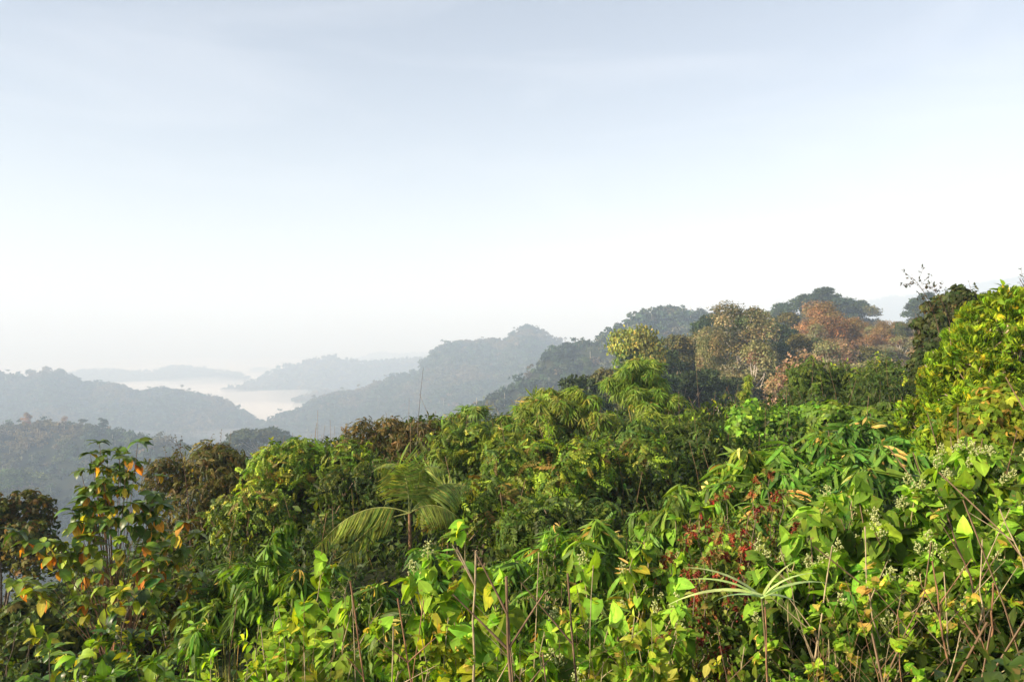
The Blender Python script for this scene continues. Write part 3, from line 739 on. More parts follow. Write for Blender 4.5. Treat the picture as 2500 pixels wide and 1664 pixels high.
FAN_B = [fan(7, L_NEED[i % 3], 1.2, .55) for i in range(6)]
FAN_S = [fan(6, L_NEED[i % 3], 1.0, .9) for i in range(5)]
HANG_BIG = [hang(4, L_BAMB[i % 3], .22) for i in range(6)]
PINN = [pinnate(6, 1, leaf_t('ovate', .55, 2, .2, .4), .3, .9) for _ in range(5)]
PINN_S = [pinnate(5, 1, leaf_t('ovate', .6, 1, .2, .3), .34, .5) for _ in range(4)]
HANG_Y = [hang(8, L_LANCE[i % 3], .4) for i in range(6)]
HANG_O = [hang(6, leaf_t('ovate', .36, 3, .25, .9), .5) for _ in range(5)]
CLUST = [fan(5, leaf_t('ovate', .5, 2, .2, .5), 1.6, .35) for _ in range(5)]

def palm(loc, H, label):
    """young feather palm: fronds given by tip offset and sag, each a part"""
    o = thing('young_palm', loc, label, 'palm')
    st = Acc(); tube(st, bez([0, 0, 0], [.03, 0, H*.5], [0, 0, H], 8), .05*(1-.5*np.linspace(0, 1, 8)), (.22, .13, .07), 7)
    n = 120; t = rng.uniform(.3, 1, n); P = np.stack([rng.normal(0, .03, n), rng.normal(0, .03, n), t*H], -1)   # dark spines on the sheath
    insts(st, L_NEED, P, nrm(rng.normal(0, 1, (n, 3))+[0, 0, .5]), rng.normal(0, 1, (n, 3)), .07, (.10, .06, .035)); st.build('trunk', M_BARK, o)
    for (tx, tz, ty, mx, mz, ll, cc) in [(-.28, 1.02, -.1, -.02, .95, .46, 0), (.28, .95, .1, .14, .85, .46, 0), (-1.55, -.52, -.3, -.85, .38, .44, 1), (1.0, -.25, .1, .5, .36, .34, 1), (-1.35, -1.15, -.5, -.9, -.1, .34, 2), (.75, .55, .5, .5, .55, .45, 0)]:
        fr = Acc(); top = np.array([0, 0, H]); Pm = bez(top, top+[mx, ty*.3, mz], top+[tx, ty, tz], 34)
        if cc == 0:                                          # upright frond nodding at its tip
            Pm = Pm+np.stack([np.sign(tx)*.30*np.linspace(0, 1, 34)**4, 0*np.linspace(0, 1, 34), -.22*np.linspace(0, 1, 34)**5], -1)
        tube(fr, Pm, .013*(1-.8*np.linspace(0, 1, 34)), (.30, .32, .10), 4)
        T = nrm(np.gradient(Pm, axis=0))
        for s in (-1, 1):
            for i in range(5, 34):
                for h in (0, .5):
                    if i+h > 33: continue
                    p = Pm[i]+(Pm[min(i+1, 33)]-Pm[i])*h; t = (i+h)/33
                    sidev = nrm(np.cross(T[i], [0, 1.0, .15]) if abs(T[i][2]) > .6 else np.cross(T[i], [0, 0, 1.]))*s
                    dn = .95 if cc else .55
                    D = nrm(sidev*(.65 if cc else .8)+T[i]*(.45 if cc else .5)+np.array([0, 0, -dn])+rv(.05))
                    inst(fr, leaf_t('lance', .055, 4, .1, 1.3 if not cc else .6), [p], [D], [np.cross(D, T[i])+rv(.1)], ll*(.35+.95*math.sin(math.pi*min(1, t*.8+.18)))*random.uniform(.9, 1.08), pal(1, [(.17,.22,.06), (.13,.19,.05), (.23,.25,.09)] if not cc else [(.10,.14,.03), (.14,.17,.04)], None, .12))
        fr.build('frond', M_GLOSS, o)
    return o

def young_tree(loc, H, R, label):
    """slim tree with reddish stem, upright twigs ending in rosettes of large toothed leaves, some orange"""
    o = thing('young_tree', loc, label, 'tree'); st = Acc(); lf = Acc(); old = Acc()
    tk = bez([0, 0, 0], [.04, 0, H*.3], [0, 0, H*.52], 10); tube(st, tk, np.linspace(.055, .04, 10), (.36, .17, .09), 8)
    tube(st, bez([.1, .05, 0], [.16, .05, H*.3], [.22, .05, H*.5], 8), np.linspace(.035, .02, 8), (.36, .17, .09), 7)
    tips = [(-.02,1.0),(.44,1.0),(.30,.93),(-.24,.94),(-.40,.86),(-.52,.76),(-.10,.9),(.12,.9),(.56,.84),(.6,.72),(-.62,.64),(-.3,.72),(.1,.72),(.36,.74),(-.8,.5),(-.7,.38),(-1.0,.42),(.8,.55),(.85,.42),(.68,.34),(-.45,.5),(.4,.5),(.05,.52),(-.15,.6),(.25,.6),(-.62,.24),(.5,.22),(.8,.24),(-.85,.2),(.3,.3),(-.2,.36),(-.98,.62),(.15,.38),(.95,.66),(-.4,.3)]
    tips += [(.92*math.sin(a)*u, 1.0-.62*u*abs(math.sin(a))-.12*random.random()) for a, u in zip(np.linspace(-1.5, 1.5, 34), rng.uniform(.4, 1, 34))]
    for tx, tz in tips:
        z0 = H*random.uniform(.16, .5)*(.4+.6*min(1, tz))+.05*H; b = np.array([.0, 0, min(z0, H*.52)])
        e = np.array([tx*R, random.uniform(-.75, .6)*R*(1.1-tz*.6), H*(.30+.70*tz)]); m = b*.35+e*.65; m[2] = b[2]*.4+e[2]*.6; m[:2] = e[:2]*.45
        P = bez(b, m, e, 9); tube(st, P, np.linspace(.007, .003, 9), (.17, .10, .06), 5)
        for ring, nn in ((0, 8), (1, 7), (2, 4)):
            p = P[-1]-(P[-1]-P[-2])*ring*.8
            for k in range(nn):
                a = random.uniform(0, 6.283); D = nrm([math.cos(a), math.sin(a), random.uniform(-.35, .45)-.25*ring]); L = .215*random.uniform(.6, 1.15)*(.8 if tz > .8 else 1.05)
                orange = random.random() < (.17 if ring else .05)
                col = pal(1, [(.40,.20,.06), (.36,.27,.06), (.42,.14,.04), (.24,.17,.04)] if orange else ([(.045,.085,.018), (.06,.10,.02), (.08,.12,.02)] if tz > .6 else [(.12,.17,.03), (.18,.22,.035), (.08,.13,.025)]), None, .15)  # light put into the leaf colour: lower rosettes sunlit yellow-green, upper ones darker
                insts(old if orange else lf, L_BIG, [p], [D if not orange else nrm(D+[0, 0, -.8])], [nrm([0, 0, 1]+rv(.25)+D*.3)], L, col, .1)
    st.build('trunk', M_BARK, o); lf.build('foliage', M_GLOSS, o); old.build('orange_leaves', M_SOFT, o)
    return o

def stalk(x, ytop, xb, d, r, label, col=(.30,.19,.11), forks=1, group=None, name='dry_stalk', lean=0.0, leaves=0):
    """bare woody stem, jointed, sometimes forked, rooted in the ground below the frame"""
    top = at(x, ytop, d); bx = at(xb, 1664, d)[0]; base = np.array([top[0]+(bx-top[0])*1.6, top[1]+.15, 0]); base[2] = float(terrain(base[0], base[1]))-.05
    o = thing(name, base, label, 'stalk', group); st = Acc(); lfs = []
    e = top-base; L = np.linalg.norm(e)
    P = bez([0, 0, 0], e*.5+rv(.07)*[1, 1, 0]+np.array([lean, 0, 0]), e, 16); P[1:-1] += (np.cumsum(rng.normal(0, .016, (14, 3)), 0)-np.linspace(0, 1, 14)[:, None]*.02)*np.sin(np.linspace(.2, 3.0, 14))[:, None]
    rad = r*(1-.6*np.linspace(0, 1, 16)); rad[3::4] *= 1.3
    tube(st, P, rad, col, 7)
    for k in range(forks+2):
        t = random.uniform(.55, .95); i = int(t*15); dd = nrm(np.array([random.choice([-1, 1])*random.uniform(.4, .9), random.uniform(-.3, .3), random.uniform(.3, 1)])); ln = random.uniform(.15, .5)
        Q = bez(P[i], P[i]+dd*ln*.5+[0, 0, .03], P[i]+dd*ln+[0, 0, .05], 6); tube(st, Q, r*.5*(1-.6*np.linspace(0, 1, 6)), col, 5)
        if leaves:
            pos, D, U = leaves_on(None, Q, None, leaves, .05, None, G_LIME, None, .3, .8); lf = Acc(); lfs.append(lf); pos = Q[-1]+rng.normal(0, .012, pos.shape); insts(lf, L_HEART, pos, D, U, .05*rng.uniform(.6, 1.4, len(pos)), pal(len(pos), G_LIME+[(.4,.3,.1)]))
    st.build('stem', M_BARK, o)
    for f in lfs: f.build('leaf_tuft', M_SOFT, o)
    return o

# ---- planting list. positions are where the top of each plant is seen and how far off it stands
def P_(x, y, d, **k):
    loc, H = root_at(x, y, d, k.pop('hmin', .5)); return loc, H
def vine(x, y, d, R, label, S=.42, N=900, T=PINN, cols=VINE, wts=None, **k):
    loc, H = root_at(x, y, d); return mound(loc, H, R, T, N, S, cols, wts, label=label, **k)
def shr(x, y, d, R, label, **k):
    loc, H = root_at(x, y, d); return shrub(H, R, loc=loc, label=label, **k)
def bam(x, y, d, R, label, **k):
    loc, H = root_at(x, y, d); return bamboo(loc, H, R, label=label, **k)

# -- left side
loc, H = root_at(262, 1008, 11); young_tree(loc, H, 1.15, 'slender young tree with large toothed leaves, several turned orange, on a reddish trunk')
vine(-10,1128,24,1.9,'fine-leaved dark bronze-green tree cut off by the left edge',S=.17,N=4200,T=CLUST,cols=[(.06,.075,.02),(.09,.085,.025),(.12,.08,.03),(.04,.06,.018)],name='dense_tree',cat='tree',liana=0,fillS=.13)
vine(60,1360,13,1.1,'dull olive bush in front of the dark tree at the left edge',S=.16,N=2600,T=CLUST,cols=[(.05,.075,.02),(.08,.09,.025)],liana=2)
shr(20,1440,9,.9,'dark glossy bush with small leaves at the left edge under the bronze-green tree',stems=10,twigs=9,lpt=10,L=.10,Ts=L_OV,cols=G_DARK+[(.09,.13,.02)],mat=M_GLOSS)
shr(240,1350,8.6,.72,'rounded broad-leaved shrub with yellow-tipped shoots under the slender young tree',stems=12,twigs=10,lpt=7,L=.17,Ts=L_BIG,cols=G_DEEP+[(.10,.15,.02)],topcols=[(.30,.30,.03),(.2,.24,.03)],mat=M_GLOSS,droop=.5,arch=.3,name='broad_leaved_shrub')
shr(395,1400,8.4,.55,'thin shrub of toothed leaves right of the rounded broad-leaved one',stems=7,twigs=7,lpt=7,L=.14,Ts=L_BIG,cols=G1,mat=M_GLOSS,name='broad_leaved_shrub')
shr(60,1500,6.4,.6,'low bush with dull toothed leaves at the bottom left corner',stems=9,twigs=7,lpt=7,L=.12,Ts=L_BIG,cols=G1,mat=M_GLOSS)
shr(175,1490,6.0,.5,'bright broad-leaved bush at the bottom left with upright yellow-green leaves',stems=9,twigs=7,lpt=7,L=.15,Ts=L_BIG,cols=G_LIME+[(.08,.14,.02)],mat=M_GLOSS,droop=.15,name='broad_leaved_shrub')
shr(345,1510,6.2,.5,'broad-leaved bush with a brown bud, second from the bottom left corner',stems=9,twigs=7,lpt=7,L=.15,Ts=L_BIG,cols=[(.09,.16,.02),(.14,.22,.03)],mat=M_GLOSS,droop=.2,name='broad_leaved_shrub')
vine(340,1300,14,1.2,'brownish tangled bush behind the slender young tree',S=.14,N=2200,T=CLUST,cols=BROWNG+[(.06,.09,.02)],spikes=6)
# -- creeper-covered bushes across the middle
vine(480,1008,22,1.75,'brown creeper-covered bush with thorny twigs, the leftmost of the brown ones',S=.19,N=4200,T=PINN_S,cols=BROWNG,spikes=14,liana=6,fillS=.12)
vine(600,1045,27,1.7,'lower brown thicket between the leftmost brown bush and the green mound',S=.2,N=3000,T=PINN_S,cols=BROWNG+[(.08,.07,.03)],spikes=16,fillS=.12)
vine(590,1110,18.5,1.15,'bush with pale cream tufts at the left foot of the green mound',S=.30,N=1300,cols=VINE,flower=creamtuft,fn=26)
vine(715,1003,20,1.75,'rounded green mound of creepers with yellowish top left of the palm',S=.30,N=3200,cols=VINE,sprays=16,fillS=.12,flower=creamtuft,fn=5)
vine(845,1055,18,1.15,'dark green creeper bush in the gap left of the palm',S=.30,N=1700,cols=G_DARK+[(.10,.12,.02)],sprays=6)
vine(905,955,25,1.75,'brown-leaved bush with a pointed top behind the palm',S=.2,N=4200,T=PINN_S,cols=[(.10,.07,.03),(.07,.06,.025),(.13,.09,.04),(.05,.06,.02)],spikes=12,fillS=.12)
vine(1010,965,25.5,1.2,'right half of the brown thicket behind the palm',S=.2,N=2200,T=PINN_S,cols=[(.10,.07,.03),(.07,.06,.025),(.13,.09,.04)],spikes=10,fillS=.12)
vine(1105,962,20,1.45,'green bush with yellow flower heads right of the brown thicket',S=.28,N=2400,cols=[(.10,.15,.025),(.15,.18,.03),(.06,.10,.02)],sprays=14,flower=creamtuft,fn=12)
vine(1250,1000,17.5,1.5,'largest dark green mound of hanging feathery leaves in the centre',S=.36,N=2600,cols=VINE,sprays=8)
vine(1090,1085,15.5,1.1,'creeper bush with lighter hanging leaves close behind the palm on its right',S=.36,N=1500,cols=VINE+[(.14,.19,.03)])
vine(1290,1130,13.5,1.1,'shaded creeper bush in front of the largest dark mound',S=.34,N=1500,cols=G_DARK+[(.07,.11,.02)])
vine(1410,1000,19,1.45,'dark green mound under the tall bamboo plume',S=.36,N=2200,cols=VINE,sprays=8,liana=6)
vine(1545,960,21,1.6,'dark thicket with a crooked red-brown stem right of the tall bamboo plume',S=.3,N=2500,cols=G_DARK+[(.07,.10,.02)],sprays=10,liana=8)
shr(1258,960,20.5,.62,'lime green feathery sapling standing out on the centre mound',stems=5,twigs=9,lpt=12,L=.13,Ts=L_LANCE,cols=G_LIME,mat=M_SOFT,name='sapling',cat='sapling')
vine(1660,962,27,2.1,'bright green creeper hedge at the foot of the wooded hill',S=.3,N=2800,cols=[(.08,.13,.022),(.12,.17,.03),(.06,.09,.02)],sprays=18,spikes=4)
vine(1800,930,23,1.9,'bush of round bright green leaves right of the creeper hedge',S=.17,N=5200,T=[leaf_t('heart',.9,3,.15,.5)],cols=[(.09,.17,.025),(.12,.21,.03),(.06,.12,.02)],sprays=12,fillS=.15)
vine(1940,828,33,2.7,'dark green bush rising in front of the sandy trees',S=.32,N=3600,cols=G_DARK+[(.08,.12,.02)],sprays=14,fillS=.14)
vine(2060,858,30,2.0,'second dark bush between the dark rising bush and the yellow-green tree',S=.3,N=2400,cols=G_DARK,sprays=8,fillS=.14)
vine(1975,925,20,1.5,'green leafy bush below the dark rising bush',S=.22,N=2600,T=CLUST,cols=[(.07,.12,.02),(.11,.17,.025)],sprays=8)
# -- feathery bamboos
bam(1290,872,27,2.0,'wide feathery bamboo clump with a rounded top in the middle distance',culms=26,per=26,L=.5,T=FAN_B,cols=[(.12,.18,.03),(.16,.21,.04),(.08,.13,.025),(.2,.2,.06)],low=.3,arch=.7)
bam(1195,925,26,1.1,'left flank of the wide feathery bamboo clump',culms=12,per=22,L=.48,T=FAN_B,cols=[(.10,.15,.03),(.14,.19,.04)],low=.3,arch=.8)
bam(1078,900,26,1.5,'small thin bamboo with few plumes against the blue slope',culms=7,per=11,L=.42,T=FAN_B,cols=[(.10,.17,.05),(.13,.2,.06)],low=.72,arch=.8)
bam(1480,808,31,1.75,'tall bamboo plume in front of the yellow-crowned tree',culms=20,per=28,L=.52,T=FAN_B,cols=[(.12,.19,.035),(.16,.22,.05),(.09,.145,.03)],low=.35,arch=.5)
bam(1530,930,27,1.0,'lower right skirt of the tall bamboo plume',culms=12,per=20,L=.48,T=FAN_B,cols=[(.13,.19,.03),(.18,.24,.045)],low=.3,arch=.8)
bam(1715,850,40,.75,'thin young bamboo beside the forked white trunk',culms=4,per=24,L=.36,T=FAN_B,cols=[(.16,.22,.04),(.2,.24,.05)],low=.3,arch=.3)
# -- palm
p0, H0 = root_at(942, 1180, 14); palm(p0, H0, 'young feather palm with upright and drooping fronds in front of the green mounds')
# -- broad-leaved drooping bamboos
BB = dict(T=HANG_BIG, low=.55, arch=1.0, culm_r=.008, straw=.035)
for a in [
 (1860,962,12.5,1.25,.34,[(.08,.17,.03),(.12,.22,.035),(.06,.12,.025)],26,24,'broad-leaved bamboo with the largest drooping leaves, in the middle of the right-hand clumps'),
 (1985,915,13.2,1.2,.36,[(.07,.16,.035),(.10,.19,.05),(.05,.11,.03)],24,24,'dark glossy broad-leaved bamboo arching under the dark bushes on the right'),
 (2110,960,12.2,1.0,.34,[(.06,.14,.03),(.09,.18,.04)],18,22,'broad-leaved bamboo reaching under the yellow-green tree'),
 (1730,1000,12.8,1.0,.32,[(.13,.2,.03),(.17,.25,.04),(.08,.14,.025)],20,22,'yellowish broad-leaved bamboo with straw-coloured dead leaves'),
 (1630,1060,12.0,.8,.30,[(.11,.19,.03),(.07,.13,.02)],16,20,'broad-leaved bamboo at the left end of the right-hand clumps'),
 (1800,1120,10.5,.9,.30,[(.07,.13,.03),(.11,.18,.03)],16,20,'shaded broad-leaved bamboo behind the red tassels'),
 (1960,1060,10.5,.9,.32,[(.05,.12,.03),(.08,.15,.03)],16,20,'shaded broad-leaved bamboo behind the large heart-leaved shrub'),
 (530,1215,11.0,.7,.24,[(.08,.14,.025),(.11,.18,.03),(.05,.09,.02)],16,20,'low bamboo with drooping leaves at the foot of the leftmost brown bush'),
 (625,1205,10.6,.75,.26,[(.10,.18,.03),(.06,.11,.02)],16,20,'low bamboo second in the row under the green mound'),
 (740,1255,10.0,.7,.24,[(.08,.14,.025),(.05,.09,.02)],14,20,'dark low bamboo left of the drooping palm frond'),
 (850,1262,9.6,.7,.24,[(.09,.17,.03),(.06,.12,.025)],14,20,'low bamboo right under the drooping palm frond'),
 (985,1235,9.6,.65,.24,[(.09,.18,.03),(.05,.1,.025)],14,20,'low bamboo under the palm trunk'),
 (1140,1245,9.2,.6,.24,[(.06,.12,.03),(.10,.18,.03)],12,20,'low bamboo right of the bright heart-leaved shoot'),
 (1255,1165,9.6,.6,.26,[(.12,.24,.03),(.08,.16,.025)],14,18,'low bamboo with bright upright leaves below the largest dark mound'),
 (1345,1190,9.6,.65,.26,[(.09,.17,.03),(.13,.22,.03)],14,18,'low bamboo second from the bright one below the largest dark mound'),
 (1440,1165,10.2,.65,.26,[(.08,.15,.025),(.12,.2,.03)],14,18,'low bamboo below the dark thicket with the red-brown stem'),
 (1530,1120,11.5,.8,.26,[(.07,.12,.025),(.1,.16,.03)],16,20,'narrow-leaved bamboo left of the red tassels'),
 (430,1400,7.0,.5,.22,[(.11,.2,.03),(.07,.13,.02)],12,16,'pale-stemmed bamboo grass left of the bottom centre'),
 (1190,1330,7.6,.6,.22,[(.05,.1,.025),(.09,.16,.03)],14,18,'dark bamboo grass behind the bare stalks in the centre'),
 (900,1330,8.0,.7,.22,[(.05,.1,.025),(.08,.14,.03)],14,18,'dark bamboo grass in the shade below the palm'),
 (1430,1300,7.8,.6,.22,[(.05,.1,.025),(.09,.16,.03)],14,18,'dark bamboo grass right of the centre')]:
    x, y, d, R, L, cols, cu, per, lab = a
    bam(x, y, d, R, lab, culms=cu, per=int(per*.8), L=L*(1.65 if x > 1500 else 1.4), cols=cols, group='drooping broad-leaved bamboos', **BB)
# -- right side trees
vine(2208,652,25,1.35,'dark fine-leaved tree rising behind the yellow-green tree',S=.18,N=5000,T=CLUST,cols=[(.022,.035,.014),(.03,.045,.016),(.05,.055,.02)],name='dark_tree',cat='tree',low=.2,liana=2,spikes=40,fillS=.13,nl=34,lsz=(.12,.3),sprays=10)
vine(2165,745,23,1.0,'lower shoulder of the dark fine-leaved tree',S=.2,N=3600,T=CLUST,cols=[(.022,.035,.014),(.03,.045,.016)],low=.2,nl=16,liana=1,fillS=.13,spikes=6)
vine(2135,690,25,.5,'small dark crown at the left of the dark fine-leaved tree',S=.18,N=500,T=CLUST,cols=[(.03,.045,.016),(.05,.055,.02)],low=.8,liana=0,spikes=8,fillS=.12)
YT = dict(T=HANG_Y,cols=[(.15,.23,.02),(.21,.28,.025),(.10,.17,.02),(.07,.12,.02),(.30,.27,.03)],wts=[3,3,3,2,1],lsz=(.15,.3),sprays=16,mat=M_SOFT,low=.5,liana=3,fill=L_LANCE,name='drooping_leaf_tree',cat='tree',bark=(.42,.34,.24),nl=26)
vine(2320,652,13,1.15,'tallest yellow-green tree with drooping leaves at the right edge',S=.145,N=3600,fillS=.14,**YT)
vine(2212,752,13.5,.85,'yellow-green tree with drooping leaves left of the tallest one',S=.145,N=2400,fillS=.12,**YT)
vine(2140,850,14,.7,'lowest yellow-green drooping tree, above the broad-leaved bamboo',S=.14,N=2000,fillS=.12,**YT)
vine(2290,800,12.5,.85,'middle yellow-green tree with a pale forked branch showing',S=.145,N=2400,fillS=.12,**YT)
vine(2210,930,11.8,.8,'yellow-green bush under the drooping trees',S=.17,N=1700,T=HANG_O,cols=[(.13,.19,.025),(.18,.22,.03),(.09,.15,.02)],mat=M_SOFT,fillS=.12)
vine(2325,880,10.5,.85,'dense orange-tipped bush at the right edge',S=.13,N=3000,T=CLUST,cols=[(.16,.2,.025),(.2,.22,.03),(.09,.14,.02),(.12,.18,.02),(.3,.21,.06)],mat=M_SOFT,fillS=.09)
vine(2240,1000,10.0,.6,'small-leaved bush left of the dense orange-tipped one',S=.12,N=2000,T=CLUST,cols=[(.08,.14,.02),(.13,.19,.03)],mat=M_SOFT,fillS=.09)
# leafy spray of the dark tree against the sky
def spray(x, y, d, x2, y2, label, s=1.0, col=(.02,.025,.014)):
    loc, H = root_at(x2, y2, d); o = thing('vine_shoot', loc, label, 'vine'); st = Acc(); lf = Acc()
    e = at(x, y, d)-loc; P = bez([0, 0, 0], [0, 0, H*1.0], e, 30); P2 = P[20:]
    tube(st, P, np.linspace(.02, .004, 30), (.1, .06, .04), 4)
    for k in range(12):
        i = random.randint(0, 8); dd = nrm([random.uniform(-1, .6), random.uniform(-.4, .4), random.uniform(-.1, 1)]); Q = bez(P2[i], P2[i]+dd*.14*s, P2[i]+dd*.3*s+[0, 0, .03], 5)
        tube(st, Q, .003, (.12, .07, .05), 3); n = 9; ii = rng.integers(1, 5, n)
        insts(lf, L_SM, Q[ii]+rng.normal(0, .02, (n, 3)), rng.normal(0, 1, (n, 3)), rng.normal(0, 1, (n, 3)), .075*s*rng.uniform(.6, 1.2, n), pal(n, [col, (.05,.035,.02)]))
    st.build('stem', M_BARK, o); lf.build('foliage', M_LEAF, o)
spray(2098, 638, 20, 2190, 720, 'loose dark sprig reaching left against the sky above the small dark crown', 1.3)
spray(2150, 668, 20, 2215, 740, 'dark sprig with small leaves just left of the dark tree top', 1.1)
spray(2345, 640, 13, 2400, 720, 'dark sprig over the top of the tallest yellow-green tree', .6)
spray(403, 1012, 20, 440, 1060, 'thin bare twig leaning left from the leftmost brown bush', .8, (.05,.05,.02))
# thin bare pole-like stalk in the middle distance
def thin_pole():
    b = at(955, 990, 24); b[2] = float(terrain(b[0], b[1])); o = thing('bare_sapling', b, 'thin bare upright stem above the brown thicket behind the palm', 'sapling'); st = Acc(); e = at(974, 846, 24)-b
    tube(st, bez([0, 0, 0], e*.5+[-.12, 0, 0], e, 14), np.linspace(.014, .005, 14), (.16, .13, .10), 5); st.build('stem', M_BARK, o)
thin_pole()
# -- heart-leaved shrubs
HT = dict(Ts=L_HEART, droop=1.0, out=.7, mat=M_SOFT, bark=(.34,.27,.14), name='heart_leaved_shrub', up=.5)
HG = [(.07,.13,.02),(.05,.09,.016),(.11,.18,.025)]
for a in [
 (1935,1118,6.9,.62,.20,HG,.55,11,7,6,'large heart-leaved shrub with hanging leaves in front of the right-hand bamboos'),
 (2075,1145,6.6,.55,.18,HG,.95,10,7,6,'heart-leaved shrub carrying the thickest cream bud sprays'),
 (2205,1035,6.8,.60,.16,HG+[(.16,.25,.04)],.85,10,8,6,'tall heart-leaved shrub with bud sprays below the dense orange-tipped bush'),
 (2330,1070,6.2,.60,.17,HG+[(.16,.25,.04)],.75,10,8,6,'heart-leaved shrub at the right edge with bud sprays'),
 (2290,1210,5.6,.5,.17,HG,.25,8,7,6,'shaded heart-leaved shrub low at the right edge'),
 (2130,1290,5.8,.5,.15,[(.07,.12,.02),(.10,.16,.02),(.25,.25,.03)],.3,8,6,5,'heart-leaved shrub behind the bare stalks on the right, one leaf yellow'),
 (1820,1235,6.5,.5,.15,HG,.45,9,7,6,'heart-leaved shrub right beside the red tassels'),
 (1960,1360,5.6,.5,.14,[(.05,.09,.02),(.08,.13,.02)],.1,8,6,6,'dark heart-leaved shrub low among the stalks on the right'),
 (1600,1160,8.2,.4,.13,HG,.5,7,6,6,'slim heart-leaved shrub left of the upper red tassels'),
 (1480,1190,7.6,.32,.13,HG+[(.35,.33,.05)],.4,5,7,6,'upright heart-leaved shoot with one yellow leaf beside the low bamboos'),
 (1062,1205,5.9,.42,.15,G_YEL+[(.34,.34,.05)],.2,8,8,6,'brightest yellow-green heart-leaved shrub, in the centre'),
 (1150,1330,5.6,.42,.14,G_YEL,.15,8,7,6,'yellow-green heart-leaved shrub right of the brightest one'),
 (970,1290,5.7,.36,.13,[(.12,.2,.025),(.2,.26,.03)],.1,7,7,6,'yellow-green heart-leaved shrub left of the brightest one'),
 (712,1290,6.0,.42,.15,[(.11,.17,.025),(.2,.24,.03)],.15,8,7,6,'heart-leaved shrub with a pale stem left of the bare stalks'),
 (800,1400,5.4,.40,.14,[(.10,.16,.03),(.07,.11,.02)],.1,7,7,6,'dull heart-leaved shrub among the leftmost bare stalks'),
 (1330,1310,5.9,.42,.14,[(.12,.2,.025),(.2,.26,.03)],.2,7,7,6,'heart-leaved shrub right of the thick centre stalk'),
 (1380,1400,5.2,.42,.14,[(.09,.15,.025),(.14,.2,.03)],.35,8,7,6,'heart-leaved shrub in front of the dark bamboo grass on the right of the centre'),
 (1520,1330,5.8,.42,.13,[(.10,.17,.025),(.15,.22,.03)],.35,8,7,6,'heart-leaved shrub left of the lower red tassels'),
 ]:
    x, y, d, R, L, cols, fp, st_, tw, lpt, lab = a
    shr(x, y, d, R, lab, stems=st_, twigs=tw, lpt=lpt, L=L*1.05, cols=cols, v=.32, flower=(panicle, fp*.42 if x < 1700 else fp*.62, .10), topcols=[(.2,.32,.05),(.15,.26,.04)], **HT)
# -- red-tasselled shrubs
for x, y, d, R, lab in [(1740,1085,8.8,.72,'topmost shrub with brick-red seed tassels'),(1710,1160,8.2,.75,'second shrub with brick-red tassels, below the topmost'),(1615,1225,7.6,.62,'shrub with the darkest crimson tassels left of the others'),(1690,1250,7.4,.6,'shrub with small crimson tassels right of the darkest one'),(1590,1345,6.6,.42,'lowest of the shrubs with crimson tassels')]:
    shr(x, y, d, R, lab, stems=10, twigs=8, lpt=9, L=.08, Ts=L_OV, cols=[(.14,.2,.05),(.1,.15,.04),(.2,.22,.08)], droop=.5, flower=(redtassel, .6, .13), mat=M_SOFT, name='tasselled_shrub', group='shrubs with red seed tassels')
